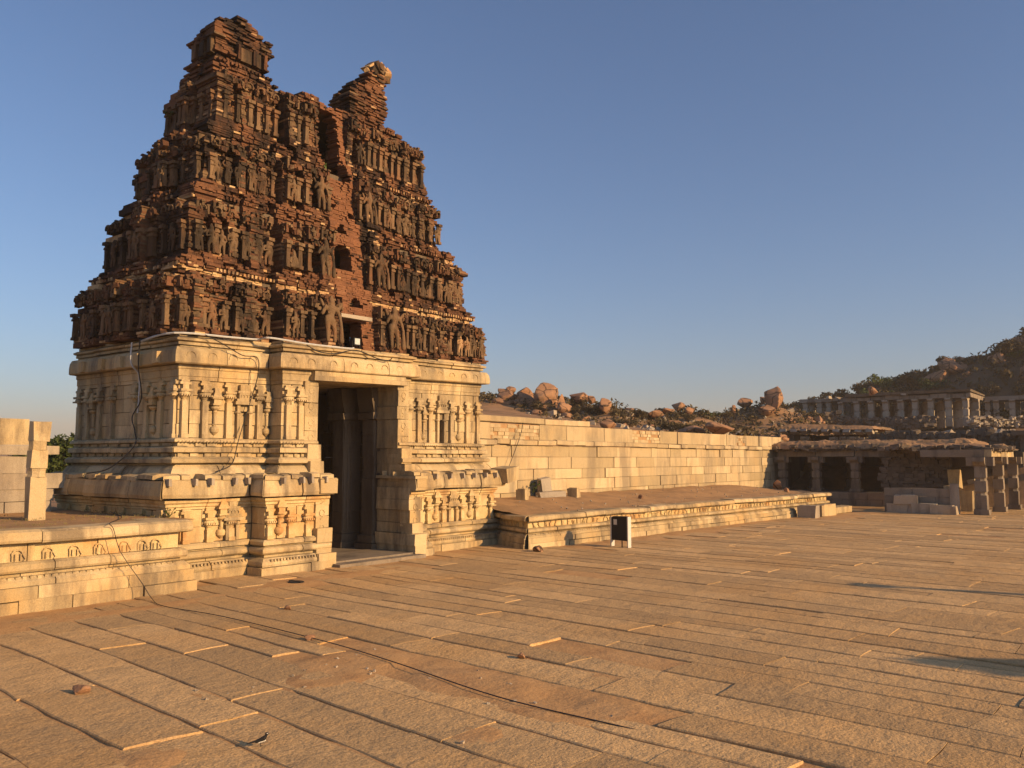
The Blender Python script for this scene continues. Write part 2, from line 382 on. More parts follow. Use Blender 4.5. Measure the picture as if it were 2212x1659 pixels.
# ---- lintel, door jambs, threshold, passage
li = MB()
li.box(15.75,19.5,19.32,19.59,5.13,5.27,0,.4,.006); li.box(15.8,19.45,19.38,19.59,5.275,5.4,0,.7,.006)
li.box(15.7,19.5,19.6,20.6,5.12,5.4,0,.5); li.box(15.7,19.9,20.61,25.3,5.15,5.4,0,.5)
tbuild(li, 'lintel', STONE)
for (xa, xb, yl, yu) in ((15.55,16.0,18.93,19.53),(19.245,19.7,18.93,19.53)):
    j = MB(); z = .0
    while z < 2.45:
        h = U(.26,.4); h = min(h, 2.46-z)
        e = .28 if (z < .34 or z+h > 2.2) else (.12 if z < .7 else 0)
        e += G(.015)
        if xa < 17: j.box(xa-e*.3+.0, xb+e*.55*.3+.02, yl-e, 20.4, z+.004, z+h-.004, 0, None, .012)
        else: j.box(xa-e*.1+G(.03)-.02, xb, yl-e, 20.4, z+.004, z+h-.004, 0, None, .012)
        z += h
    z = 2.47
    while z < 5.12:
        h = min(U(.34,.5), 5.12-z); ue = .34 if z < 2.75 else .2 if z < 3.25 else .04
        j.box(xa+(G(.02)-.01 if xa > 17 else 0), xb+(.02 if xa < 17 else 0), yu-ue, 20.45, z+.004, z+h-.004, 0, None, .01); z += h
    zz = .95
    while zz < 4.9:                                             # small reliefs carved on the jamb
        cx = (xa+xb)/2; yy = yl if zz < 2.3 else yu-.04
        arc(j, (cx, yy-.003, zz+.12), (1,0,0), (0,-1,0), .09, .014, 0, 0, 340); j.tube([(cx-.06,yy-.01,zz-.05),(cx+.05,yy-.01,zz+.02)], .015, 5)
        zz += .42
    tbuild(j, 'door_jamb', STONE)
th = MB()
th.box(16.05,19.2,18.72,20.5,-.1,.13,0,.3,.01); th.box(15.95,17.6,18.35,18.71,-.1,.09,0,.5,.01); th.box(17.61,19.35,18.35,18.71,-.1,.085,0,.7,.01)
th.box(15.2,20.2,20.51,25.3,-.1,.11,0,.2,.01)
tbuild(th, 'threshold', SHADEST)
pw = MB()
ashlar(pw, [(20.0,25.2),(20.0,20.35)], .1, 5.14, .42, .9, .015, .3)
ashlar(pw, [(15.3,20.35),(15.3,25.2)], .1, 5.14, .42, .9, .015, .3)
pw.box(15.0,20.3,25.2,25.45,0,5.4)
pw.box(15.0,16.0,20.32,20.62,.1,5.12); pw.box(19.26,20.3,20.32,20.45,.1,5.12)
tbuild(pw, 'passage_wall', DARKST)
def passage_column(x, y, wd, mt):
    c = MB()
    c.box(x-wd*.8, x+.5, y-wd*.8, y+wd*.8, .11, .3, 0, None, .01); c.box(x-wd*.65, x+.5, y-wd*.65, y+wd*.65, .305, .55, 0, None, .01)
    z = .555
    while z < 4.2:
        h = min(U(.5,.95), 4.2-z); c.box(x-wd/2+G(.01), x+.5, y-wd/2, y+wd/2, z, z+h-.004, 0, None, .008); z += h
    for k in range(3): c.box(x-wd/2+.05+k*wd*.3-.02, x-wd/2+.05+k*wd*.3+.03, y-wd/2-.025, y-wd/2, .7, 4.1)
    c.box(x-wd*.75, x+.5, y-wd*.75, y+wd*.75, 4.205, 4.4, 0, None, .02)
    c.extr([(x-wd*.8,y-wd*.7,4.75),(x-wd*.6,y-wd*.7,4.41),(x+.4,y-wd*.7,4.41),(x+.4,y-wd*.7,5.12),(x-wd*.9,y-wd*.7,5.12)],
           [(x-wd*.8,y+wd*.7,4.75),(x-wd*.6,y+wd*.7,4.41),(x+.4,y+wd*.7,4.41),(x+.4,y+wd*.7,5.12),(x-wd*.9,y+wd*.7,5.12)])
    tbuild(c, 'passage_column', mt)
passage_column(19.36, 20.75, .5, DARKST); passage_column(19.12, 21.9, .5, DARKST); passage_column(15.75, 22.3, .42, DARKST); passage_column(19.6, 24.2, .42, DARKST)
# ---- pilasters of the stone base (origin at foot, out = -y)
def pil_mesh(h, wd=.17, rust=0):
    m = MB(); hs = h - .42
    m.box(-wd*.6, wd*.6, -.11, .02, 0, .1, 0, None, .004); 
    m.box(-wd/2, wd/2, -.085, .02, .1, hs-.12, 0, None, .004)
    m.lathe([(wd*.52,0),(wd*.4,.04),(wd*.62,.1)],8,0,None,(0,-.02,hs-.12),180,360,.75)
    m.lathe([(wd*.55,0),(wd*.95,.05),(wd*1.0,.09),(wd*.75,.14)],8,0,None,(0,-.02,hs-.02),180,360,.8)
    for i in range(5): m.box(-wd*.95+i*wd*.4, -wd*.95+i*wd*.4+.04, -.165, -.05, hs+.0, hs+.045)
    m.box(-wd*1.0, wd*1.0, -.15, .02, hs+.12, hs+.18, 0, None, .004)
    m.box(-wd*.5, wd*.5, -.1, .02, hs+.18, hs+.3, 0, None, .004)
    m.box(-wd*.95, wd*.95, -.09, .02, hs+.3, hs+.36, 0, None, .004); m.box(-wd*.7, wd*.7, -.07, .02, hs+.36, hs+.42, 0, None, .004)
    return m.mesh('pilaster', STONE_R if rust else STONE)
def vase_mesh(h, rust=0):
    m = MB()
    m.lathe([(.015,0),(.05,.03),(.12,.09),(.135,.16),(.11,.22),(.05,.25),(.07,.29),(.05,.31)],10,0,None,(0,0,.05),180,360,.8)
    m.lathe([(.05,0),(.055,h*.3),(.07,h*.32),(.055,h*.35),(.055,h*.38)],8,0,None,(0,-.02,.35),180,360)
    z = .35+h*.38
    m.lathe([(.06,0),(.13,.05),(.14,.09),(.08,.13)],8,0,None,(0,-.02,z),180,360,.9); z += .13
    m.box(-.14,.14,-.16,.02,z,z+.05); m.box(-.1,.1,-.13,.02,z+.05,z+.17); m.box(-.17,.17,-.17,.02,z+.17,z+.23)
    m.extr([(-.14,-.15,z+.23),(.14,-.15,z+.23),(.07,-.12,z+.36),(.07,-.1,z+.46),(-.07,-.1,z+.46),(-.07,-.12,z+.36)],
           [(-.14,.02,z+.23),(.14,.02,z+.23),(.07,.02,z+.36),(.07,.02,z+.46),(-.07,.02,z+.46),(-.07,.02,z+.36)])
    return m.mesh('vase_pilaster', STONE_R if rust else STONE)
PU, PLo, VU, VL = pil_mesh(1.5), pil_mesh(.86, .16, 1), vase_mesh(.95), vase_mesh(.42, 1)
for x in (12.2,12.78,13.5,14.47): tplace('pilaster', PU, x, 20.145, 3.52)
for x in (15.03,15.46): tplace('pilaster', PU, x, 19.595, 3.52)
for x in (20.3,20.75,21.3,22.38,23.22,23.8): tplace('pilaster', PU, x, 20.095, 3.52)
for yv in (20.3,20.9,21.6,22.2,23.4,24.1,24.8,25.3): tplace('pilaster', PU, 12.045, yv, 3.52, None, -math.pi/2)
tplace('vase_pilaster', VU, 13.1, 20.145, 3.55); tplace('vase_pilaster', VU, 14.74, 20.145, 3.55); tplace('vase_pilaster', VU, 22.8, 20.095, 3.55); tplace('vase_pilaster', VU, 21.0, 20.095, 3.55, None, 0, (.8,.8,.9))
tplace('vase_pilaster', VU, 12.045, 21.25, 3.55, None, -math.pi/2); tplace('vase_pilaster', VU, 12.045, 24.45, 3.55, None, -math.pi/2)
for x in (11.6,12.0,12.66,13.3): tplace('pilaster', PLo, x, 19.595, .88)
for x in (14.05,14.72,15.3): tplace('pilaster', PLo, x, 18.995, .88)
for x in (20.62,21.33,22.28,23.05,23.84): tplace('pilaster', PLo, x, 19.495, .88)
for yv in (19.8,20.7,21.6,22.6,23.6,24.6): tplace('pilaster', PLo, 11.495, yv, .88, None, -math.pi/2)
for x, yy in ((13.02,19.595),(14.38,18.995),(20.98,19.495),(22.7,19.495)): tplace('vase_pilaster', VL, x, yy, .9)
def niche(x, y, w_, h, z, name='wall_niche'):
    m = MB()
    for s in (-1, 1):
        m.box(x+s*(w_/2+.05)-.045, x+s*(w_/2+.05)+.045, y-.09, y, z, z+h, 0, None, .004); m.lathe([(.05,0),(.09,.04),(.05,.09)],8,0,None,(x+s*(w_/2+.05),y-.04,z+h*.72))
    m.box(x-w_/2-.2, x+w_/2+.2, y-.16, y, z+h, z+h+.08, 0, None, .004)
    m.box(x-w_/2-.14, x+w_/2+.14, y-.13, y, z+h+.08, z+h+.15); m.box(x-w_/2-.06, x+w_/2+.06, y-.11, y, z+h+.15, z+h+.3, 0, None, .006)
    m.box(x-w_/2-.1, x+w_/2+.1, y-.12, y, z+h+.3, z+h+.36); m.box(x-w_/2-.02, x+w_/2+.02, y-.1, y, z+h+.36, z+h+.52, 0, None, .006)
    for s in (-1, 0, 1): arc(m, (x+s*.1, y-.125, z+h+.21), (1,0,0), (0,-1,0), .05, .012)
    tbuild(m, name, STONE)
niche(13.98, 20.145, .28, .9, 3.53); niche(21.84, 20.095, .24, .9, 3.53)
niche(13.42-.1, 19.595, .2, .5, .9); niche(21.8, 19.495, .26, .5, .9)

# ---- relief figures (continuous surfaces grown from metaballs)
def blob(name, els, mt, res=.035, sub=(1,1,1), cap=True):
    mbd = bpy.data.metaballs.new(name); mbd.resolution = res; mbd.render_resolution = res; mbd.threshold = .1
    o = bpy.data.objects.new('blob_source', mbd); C.objects.link(o)
    for (p, q, r0, r1) in els:
        p = Vector(p); q = Vector(q); n = max(2, int((q-p).length/(min(r0, r1)*.6))+1)
        for k in range(n):
            t = k/(n-1); e = mbd.elements.new(); e.co = p.lerp(q, t); e.radius = (r0+(r1-r0)*t)*1.25
    dg = bpy.context.evaluated_depsgraph_get(); dg.update()
    me = bpy.data.meshes.new_from_object(o.evaluated_get(dg)); me.name = name
    bpy.data.objects.remove(o); bpy.data.metaballs.remove(mbd)
    me.materials.clear(); me.materials.append(mt)
    a = me.attributes.new('tone', 'FLOAT', 'FACE'); a.data.foreach_set('value', [.5]*len(me.polygons))
    me.polygons.foreach_set('use_smooth', [True]*len(me.polygons))
    return me
def figure(kind, mt):
    h = {'stand': .06, 'guard': -.05, 'pair': .03}.get(kind, .04)
    E = [((-.1,-.04,.0),(-.09,0,.27),.045,.055),((-.09,0,.27),(-.06+h,0,.5),.06,.085),((.1,-.04,0),(.11,0,.27),.045,.055),((.11,0,.27),(.06+h,0,.5),.06,.085),
         ((h,0,.5),(h*.3,0,.58),.11,.085),((h*.3,0,.6),(0,0,.74),.09,.125),((0,0,.78),(0,-.01,.82),.05,.05),((0,-.02,.87),(0,-.02,.9),.075,.07),((0,0,.93),(0,0,1.02),.07,.03),
         ((.0,0,.75),(-.15,0,.75),.06,.055),((0,0,.75),(.15,0,.75),.06,.055)]
    if kind == 'guard':
        E += [((-.17,0,.74),(-.27,-.03,.6),.05,.04),((-.27,-.03,.6),(-.2,-.08,.78),.04,.035),((.17,0,.74),(.25,-.02,.58),.05,.042),((.25,-.02,.58),(.22,-.1,.44),.042,.04),((.27,-.08,.0),(.23,-.1,.45),.065,.035),((.2,0,.74),(.3,0,.86),.04,.035),((-.2,0,.74),(-.3,0,.9),.04,.035)]
    elif kind == 'stand':
        E += [((-.16,0,.74),(-.2,-.03,.57),.042,.036),((-.2,-.03,.57),(-.06,-.1,.6),.034,.03),((.16,0,.74),(.21,-.01,.58),.042,.036),((.21,-.01,.58),(.19,-.03,.4),.034,.03)]
    elif kind == 'dance':
        E += [((-.16,0,.74),(-.25,-.02,.84),.042,.036),((-.25,-.02,.84),(-.16,-.03,.98),.034,.03),((.16,0,.74),(.22,-.01,.58),.042,.036),((.22,-.01,.58),(.12,-.06,.5),.034,.03)]
    elif kind == 'seat':
        E = [((-.2,-.08,.08),(.2,-.08,.08),.07,.07),((0,0,.1),(0,0,.3),.14,.13),((0,0,.3),(0,0,.42),.11,.14),((0,-.02,.55),(0,-.02,.6),.085,.08),((0,0,.65),(0,0,.75),.07,.03),
             ((-.15,0,.42),(-.2,-.03,.25),.05,.04),((-.2,-.03,.25),(-.1,-.1,.14),.04,.035),((.15,0,.42),(.2,-.03,.25),.05,.04),((.2,-.03,.25),(.1,-.1,.14),.04,.035)]
    return blob('carved_figure', E, mt, .036)
FIG = {k: figure(k, STUCCO) for k in ('stand', 'dance', 'seat', 'guard')}
FIGP = FIG['stand'].copy(); FIGP.materials[0] = PALE
# ---- brick storeys
XL = [11.9, 12.55, 13.2, 13.85, 14.25]; XR = [24.1, 23.35, 22.7, 22.2, 21.3]
YF = [20.25, 20.68, 21.12, 21.55, 21.9]; YB = [25.25, 24.85, 24.45, 24.05, 23.6]
ZB = [6.19, 8.35, 10.55, 12.6, 14.84, 16.6]
XC = 17.8
HOLES = [(0,17.4,18.2,6.27,7.22,'r'),(0,17.25,17.5,7.75,8.0,'r'),(0,17.75,18.35,7.7,8.05,'t'),(1,17.45,18.12,8.9,9.75,'a'),(1,17.5,18.,10.1,10.25,'r'),(1,17.7,17.9,10.25,10.45,'r'),
         (2,17.5,17.75,11.0,11.1,'r'),(2,18.25,18.5,10.72,10.95,'r'),(2,17.4,18.4,12.0,12.7,'v'),(3,17.25,18.3,12.5,14.35,'v')]
def hole_spans(i, z):
    out = []
    for (k, a, b, c, d, ty) in HOLES:
        if k != i or not (c < z < d): continue
        xa, xb = a, b
        if ty == 'a':
            rr = (b-a)/2; zc = d - rr
            if z > zc: h_ = math.sqrt(max(0, rr*rr-(z-zc)**2)); xa, xb = (a+b)/2-h_, (a+b)/2+h_
        if ty == 't': h_ = (b-a)/2*(1-(z-c)/(d-c))+.05; h_ = round(h_/.09)*.09; xa, xb = (a+b)/2-h_, (a+b)/2+h_
        if ty == 'v': xa += .2*nz(z*1.7, 3.1)+G(.05); xb += .25*nz(z*1.5, 9.2)+G(.06) - .15*sm((z-13.6)/.8)
        if xb - xa > .03: out.append((xa, xb))
    return out
def in_hole(i, x, z):
    return any(a-.12 < x < b+.12 for a, b in hole_spans(i, z))
OUT = [(11,14.4),(13.5,14.5),(13.6,14.6),(16.05,14.62),(16.3,14.42),(16.6,14.5),(17.0,14.72),(17.5,14.74),(17.75,14.5),(18.3,14.6),(19.0,14.62),(20.6,14.75),(21.2,14.66),(21.8,14.5),(22.4,14.4),(25,14.4)]
def outl(x):
    for (a, b) in zip(OUT, OUT[1:]):
        if a[0] <= x <= b[0]: return a[1] + (b[1]-a[1])*(x-a[0])/(b[0]-a[0])
    return 14.4
def profile(t, kind):
    if kind == 'gap': return -.42
    if t < .035: return .05
    if t < .07: return .07
    if t < .1: return .03
    if t < .46: return 0.
    if t < .50: return .03
    if t < .54: return .07
    if t < .57: return .02
    if t < .70: return -.03 + .13*math.sin((t-.57)/.13*math.pi)
    if t < .74: return -.02
    if t < .78: return -.1
    if t < .86: return -.2
    if t < .91: return -.14
    if t < .94: return -.1
    return -.2
LAY = [('kuta',0,.245,.14),('gap',.245,.275,0),('sala',.275,.47,.1),('gap',.47,.525,0),('pair',.525,.64,.3),('gap',.64,.665,.2),('guard',.665,.88,.34),('brick',.88,1.12,.2)]
LAY = LAY + [(k, 2-b, 2-a, o) for (k, a, b, o) in LAY[-2::-1]]
SIDE = [('kuta',0,.26,.14),('gap',.26,.34,0),('pair',.34,.42,.16),('guard',.42,.58,.34),('pair',.58,.66,.16),('gap',.66,.74,0),('kuta',.74,1,.14)]
CHH = .062
fig_count = 0
def storey(i):
    global fig_count
    x0, x1, yf, yb, z0, z1 = XL[i], XR[i], YF[i], YB[i], ZB[i], ZB[i+1]
    H = z1 - z0; mb = MB(); den = mb
    top = i == 3
    fronts = [((x0,yf,1,0,0,-1), x1-x0, [(k,a*(x1-x0)/2,b*(x1-x0)/2,o) for k,a,b,o in LAY], 'front'),
              ((x0,yb,0,-1,-1,0), yb-yf, [(k,a*(yb-yf),b*(yb-yf),o) for k,a,b,o in SIDE], 'left'),
              ((x1,yf,0,1,1,0), yb-yf, [(k,a*(yb-yf),b*(yb-yf),o) for k,a,b,o in SIDE], 'right'),
              ((x1,yb,-1,0,0,1), x1-x0, [(k,a*(x1-x0)/2,b*(x1-x0)/2,o) for k,a,b,o in LAY], 'back')]
    for (fr, L, lay, side) in fronts:
        ox, oy, tx, ty, nx, ny = fr
        sub = []
        for (k, a, b, o) in lay:
            if k in ('gap', 'brick'): sub.append((k, a, b, o, 0, 0)); continue
            n_ = max(1, int((b-a)/.26)); cs = [a] + [a+(b-a)*(q+U(-.22,.22))/n_ for q in range(1, n_)] + [b]
            for q in range(n_): sub.append((k, cs[q], cs[q+1], o, G(.08), 1 if (rnd() < .3 and 0 < q < n_-1) else 0))
        fine = side in ('front', 'left'); nco = int(H/CHH) if fine else int(H/.16)
        for c in range(nco):
            za, zb = z0 + H*c/nco, z0 + H*(c+1)/nco; t = (c+.5)/nco
            rowj = G(.004)
            hs_ = hole_spans(i, (za+zb)/2) if side == 'front' else ()
            for (k, a, b, o, oj, slot) in (sub if fine else [q + (0, 0) for q in lay]):
                off = profile(t, k) + (oj if t < .8 else oj*.6)
                if slot and .1 < t < (.77 if oj > 0 else .49): off -= .5
                if k != 'gap' and .1 < t < .8: off -= .16*(t-.1)
                if t < .8: off += o*(1 if t < .7 else .6)
                elif k in ('guard','brick','pair') : off += o*.45
                if k == 'brick': off = .22 - .25*t
                s = a
                first = abs(a) < 1e-6; last = abs(b-L) < 1e-6
                while s < b - 1e-4:
                    ln = (U(.1,.3) if fine else U(.5,1.)); s2 = min(b, s+ln)
                    if b - s2 < .06: s2 = b
                    if hs_:
                        x_a, x_b = ox+s, ox+s2; skip = False
                        for (ha, hb) in hs_:
                            if x_a < ha < x_b: s2 = ha-ox; x_b = ha
                            elif ha <= x_a < hb: s = min(s2, hb-ox); skip = s >= s2-1e-4; x_a = ox+s
                        if skip: s = max(s, s2); continue
                        if s2-s < .004: s = s2+.002; continue
                    sc_ = (s+s2)/2; x = ox + tx*sc_; zc = (za+zb)/2
                    s_, s2_ = s, s2; s = s2
                    if side in ('front', 'back') and i >= 3 and zc > outl(x) + G(.05): continue
                    if side == 'back' and i == 0 and 21.8 < x < 22.3 and 7.2 < zc < 7.7: continue
                    if i >= 3 and side in ('left', 'right') and zc > 14.4 + .25*nz(sc_*2, i): continue
                    e = G(.011) + rowj
                    if k != 'brick': e += .12*fbm(sc_*1.15+i*7+len(side), zc*1.1, 1.) - .03 + .05*nz(sc_*4.1, zc*3.3, i+.5)
                    q = rnd()
                    if q < .035: e -= U(.05,.11)
                    elif q < .06: e += U(.02,.05)
                    m = 0
                    if k == 'brick':
                        m = 3 if rnd() > .06 else 0; e = G(.012) + (.03 + .035*i)*fbm(sc_*1.6+i, zc*1.6, 3.) - (.1 if q < .035 else 0)
                        if q > .975: m = 2
                    elif .78 < t < .86 and k != 'gap': m = (4 if i == 0 or rnd() < .3 else 2) if nz(sc_*.7+i*5, zc*1.2, i) > (-.35, .12, .3, .4)[i] else 0
                    elif .1 < t < .46: m = 1 if rnd() < .62 else (2 if rnd() < .12 else 0)
                    elif .5 < t < .7: m = 1 if rnd() < .45 else 0
                    elif q > .94: m = 4 if q > .972 else 2; e += .015
                    en0 = -off*0
                    a_, b_ = s_, s2_
                    if first and s_ == a: a_ = s_ - max(off, -.3) - e
                    if last and s2_ == b: b_ = s2_ + max(off, -.3) + e
                    if side in ('left', 'right'):
                        if first and s_ == a: a_ = s_ + .3
                        if last and s2_ == b: b_ = s2_ - .3
                        if b_ - a_ < .03: continue
                    mb.fbox(fr, a_+.002, b_-.002, -.42 if k == 'brick' else -.85, off+e, za+.002, zb-.002, m, None, .006)
        # dentils
        if fine:
            s = .15
            zt = z0 + H*.865; zt2 = z0 + H*.905
            while s < L-.1:
                x = ox+tx*s
                if not (side == 'front' and (abs(x-XC) < 1.0 or (i >= 3 and zt2 > outl(x)))) and rnd() > .12:
                    den.fbox(fr, s, s+.065, -.35, -.13+G(.01), zt, zt2, (4 if rnd() < .5 else 2) if i == 0 else (0 if rnd() < .75 else 2), None, .006)
                s += .125
    st = tbuild(mb, 'storey', [BRICK, STUCCO, PALE, BRICKN, PALEB])
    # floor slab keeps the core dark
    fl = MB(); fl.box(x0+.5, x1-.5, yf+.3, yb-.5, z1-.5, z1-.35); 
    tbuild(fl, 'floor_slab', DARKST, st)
    # pilasters, figures and miniature roofs
    pz, ph = z0 + H*.1, H*.36
    pm = MB(); pw_ = .13
    pm.box(-pw_*.7,pw_*.7,-.12,.03,0,ph*.12,0,None,.01); pm.box(-pw_/2,pw_/2,-.09,.03,ph*.12,ph*.72,0,None,.01)
    pm.box(-pw_*.65,pw_*.65,-.12,.03,ph*.72,ph*.8,0,None,.01); pm.box(-pw_*.5,pw_*.5,-.1,.03,ph*.8,ph*.88,0,None,.01); pm.box(-pw_*.9,pw_*.9,-.15,.03,ph*.88,ph,0,None,.01)
    PM = pm.mesh('wall_pilaster', STUCCO)
    for (fr, L, lay, side) in fronts[:2]:
        ox, oy, tx, ty, nx, ny = fr; rz = 0 if side == 'front' else -math.pi/2
        for (k, a, b, o) in lay:
            if k in ('gap', 'brick'): continue
            wdt = b - a
            def put(nm, me, s, d, z, sc3): 
                px, py = ox+tx*s+nx*d, oy+ty*s+ny*d
                if side == 'front' and (in_hole(i, px, z+.3) or in_hole(i, px-.2, z+.5) or in_hole(i, px+.2, z+.5)): return None
                q = twarp((px, py, z)); ob = link(nm, me, st, (q[0]-17.8, q[1]-19.6, q[2]), (0,0,rz), sc3); return ob
            npil = {'kuta': 3, 'sala': 3, 'pair': 2, 'guard': 2}[k] if side == 'front' else 2
            for q in range(npil): put('wall_pilaster', PM, a + .09 + (wdt-.18)*q/max(1, npil-1), o, pz, (U(.85,1.1),1,1))
            if i >= 3 and side == 'left': continue
            if k == 'guard':
                hh = H*((.6 if i == 0 else .48 if i < 3 else .3) if side == 'front' else .34); put('guardian_figure', FIG['guard'], (a+b)/2 + (.08 if a < L/2 else -.08), o+.12, pz-.02, (hh*1.0, hh*.8, hh))
            elif k == 'kuta' and i < 3:
                n_ = (4 if side == 'front' else 1) - (1 if i == 2 else 0)
                for q in range(n_):
                    hh = H*U(.3,.36); pale = i == 0 and side == 'front' and a > L/2 and q < 2
                    put('carved_figure', FIGP if pale else FIG[random.choice(('stand','stand','dance'))], a+wdt*(q+.5)/n_, o+.07, pz, (hh*random.choice((-1,1)), hh*.8, hh))
            elif k == 'sala' and i < 3:
                for q in range(3 - (1 if i == 2 else 0)):
                    hh = H*U(.28,.36); put('carved_figure', FIG[random.choice(('stand','dance','seat'))], a+wdt*(q+.5)/3, o+.07, pz, (hh*random.choice((-1,1))*1.1, hh*.8, hh))
            elif k == 'pair' and i < 3 and side == 'front':
                hh = H*.32; put('carved_figure', FIG['stand' if i != 1 else 'seat'], (a+b)/2, o+.07, pz, (hh, hh*.8, hh))
            # miniature shrine roof over the bay
            rm = mb; zz = z0 + H*.56
            for q in range(int(wdt*13)):
                ss = U(a+.1, b-.1); zq = zz + U(0,.14)*H; px_, py_ = ox+tx*ss+nx*(o+.02), oy+ty*ss+ny*(o+.02)
                if side == 'front' and (in_hole(i, px_, zq) or (i >= 3 and zq > outl(px_)-.05)): continue
                rm.rbox((px_, py_, zq), (U(.08,.2),U(.08,.2),U(.06,.16)), (G(.15),G(.15),G(.3)), 0 if rnd() < .6 else 1, None, .02)
            nst = int(wdt/.15)
            for q in range(nst):                                     # a second, smaller register of stub pilasters
                if rnd() < .2: continue
                ss = a + wdt*(q+.5)/nst; px_ = ox+tx*ss; zq = z0 + H*.575; hq = H*U(.1,.17)
                if side == 'front' and (in_hole(i, px_, zq) or (i >= 3 and zq+hq > outl(px_))): continue
                rm.fbox(fr, ss-.035, ss+.035, o-.3, o+.05+G(.015), zq, zq+hq, 1 if rnd() < .7 else 0, None, .01)
                rm.fbox(fr, ss-.055, ss+.055, o-.3, o+.075+G(.015), zq+hq, zq+hq+.045, 1 if rnd() < .7 else 0, None, .01)
            if k in ('kuta','sala') :
                n_ = 3
                for q in range(n_):
                    ctr = (ox+tx*(a+wdt*(q+.5)/n_)+nx*(o+.12), oy+ty*(a+wdt*(q+.5)/n_)+ny*(o+.12), zz+H*.07)
                    arc(rm, ctr, (tx,ty,0), (nx,ny,0), U(.07,.12), .03, 1, -30, 210, 6)
    ori = Vector((17.8, 19.6, 0))
    def wv(q): q = twarp(q); return (q[0]-ori.x, q[1]-ori.y, q[2])
    st.data = mb.mesh('storey', [BRICK, STUCCO, PALE, BRICKN, PALEB], wv)
    return st
STO = [storey(i) for i in range(4)]
# ---- broken tops
def ruin(name, x0, x1, y0, y1, z0, topf, widen, feats=True):
    mb = MB(); z = z0
    while z < 17.3:
        t = (z-z0)
        g = widen(z)
        X0, X1, Y0, Y1 = x0-g, x1+g, y0-g, y1+g
        rowj = G(.02)
        x = X0
        while x < X1:
            l = U(.14,.4); x2 = min(X1, x+l)
            yv = Y0
            while yv < Y1:
                l2 = U(.25,.5); y2 = min(Y1, yv+l2)
                edge = x == X0 or x2 == X1 or yv == Y0 or y2 == Y1
                if z + .03 < topf((x+x2)/2, (yv+y2)/2) + G(.06):
                    e = G(.03)+rowj+(-.08 if rnd() < .12 else 0) + .14*fbm(x*1.5+yv*1.3, z*1.7, y0)
                    mb.box(x-(e if x == X0 else 0), x2+(e if x2 == X1 else 0), yv-(e if yv == Y0 else 0), y2+(e if y2 == Y1 else 0), z+.002, z+.06, 0 if rnd() < .86 else (1 if rnd() < .8 else 2), None, .008)
                yv = y2
            x = x2
        z += .062
    if feats:
        for q in range(0): 
            xx = x0 + (x1-x0)*(q+.5)/7; mb.box(xx-.1, xx+.1, y0-.06, y0, 15.02, 15.42, 1 if q % 3 else 2, None, .015)
        xx = x0
        while xx < x1: mb.box(xx, xx+.07, y0-.2, y0, 14.72, 14.8, 0, None, .01); xx += .14
        
        for (xa_, xb_) in ((x0+.75, x0+1.15), (x0+1.3, x0+1.5)): mb.box(xa_, xb_, y0-.13, y0, 15.0, 15.42, 1, None, .02)
        for xx in (x0+.66, x0+1.2, x0+1.58): mb.box(xx, xx+.09, y0-.2, y0, 14.98, 15.45, 0, None, .02)
        for yy in (y0+.15, y0+.55, y0+.95): mb.box(x0-.14, x0, yy-.1, yy+.12, 15.0, 15.45, 1, None, .02)
    return tbuild(mb, name, [BRICK, STUCCO, PALE])
def topL(x, y):
    pts = [(13.3,15.3),(13.8,15.62),(14.05,15.95),(14.35,16.12),(15.05,16.38),(15.4,16.2),(15.7,16.1),(15.95,15.9),(16.3,15.7)]
    for a, b in zip(pts, pts[1:]):
        if a[0] <= x <= b[0]: zz = a[1]+(b[1]-a[1])*(x-a[0])/(b[0]-a[0]); break
    else: zz = 15.2
    return zz + .12*nz(x*3, y*3) - .25*sm((y-22.7)/.5)
def widL(z):
    t = z - 14.4
    return .12 if t < .15 else .02 if t < .3 else .1 if t < .42 else -.02 if t < 1.05 else .1 if t < 1.2 else .06 - .1*sm((t-1.2)/.8)
ruin('broken_turret', 13.95, 15.8, 21.95, 23.2, 14.3, topL, widL)
def topR(x, y): return min(15.5 + (x-18.95)*.98, 16.5) + .1*nz(x*4, y*4) - .1*sm((y-22.3)/.3)
def widR(z): return .0 if z < 14.95 else .04 if z < 15.1 else .07 if z < 15.2 else .02 if z < 15.8 else .02+.08*(z-15.8)
r2 = ruin('broken_finial', 18.95, 20.5, 21.7, 22.6, 14.5, topR, widR, False)
hn = MB()                                                          # curved pale stucco horn left on the broken end
for k in range(9):
    a = R(5+k*19); cx, cz = 20.3, 16.42
    hn.rbox((cx+.3*math.cos(a)+G(.03), 21.85+.12*(k % 2), cz+.46*math.sin(a)), (.28,.42,.2), (G(.1),-a,G(.1)), k % 2, None, .06)
for k in range(9): hn.rbox((20.3+U(-.4,.4),21.75+U(0,.5),16.5+U(0,.35)),(U(.15,.4),U(.2,.45),U(.1,.25)),(G(.3),G(.3),G(.3)),k % 2,None,.05)
hn.rbox((20.72,21.9,16.8),(.26,.36,.3),(.2,.4,.1),1,None,.06)
tbuild(hn, 'stucco_horn', [STUCCO, PALEB])
wl_ = MB(); wl_.box(17.2,18.45,19.9,20.05,7.25,7.38,0,.5,.01)
tbuild(wl_, 'window_lintel', STONE_G)
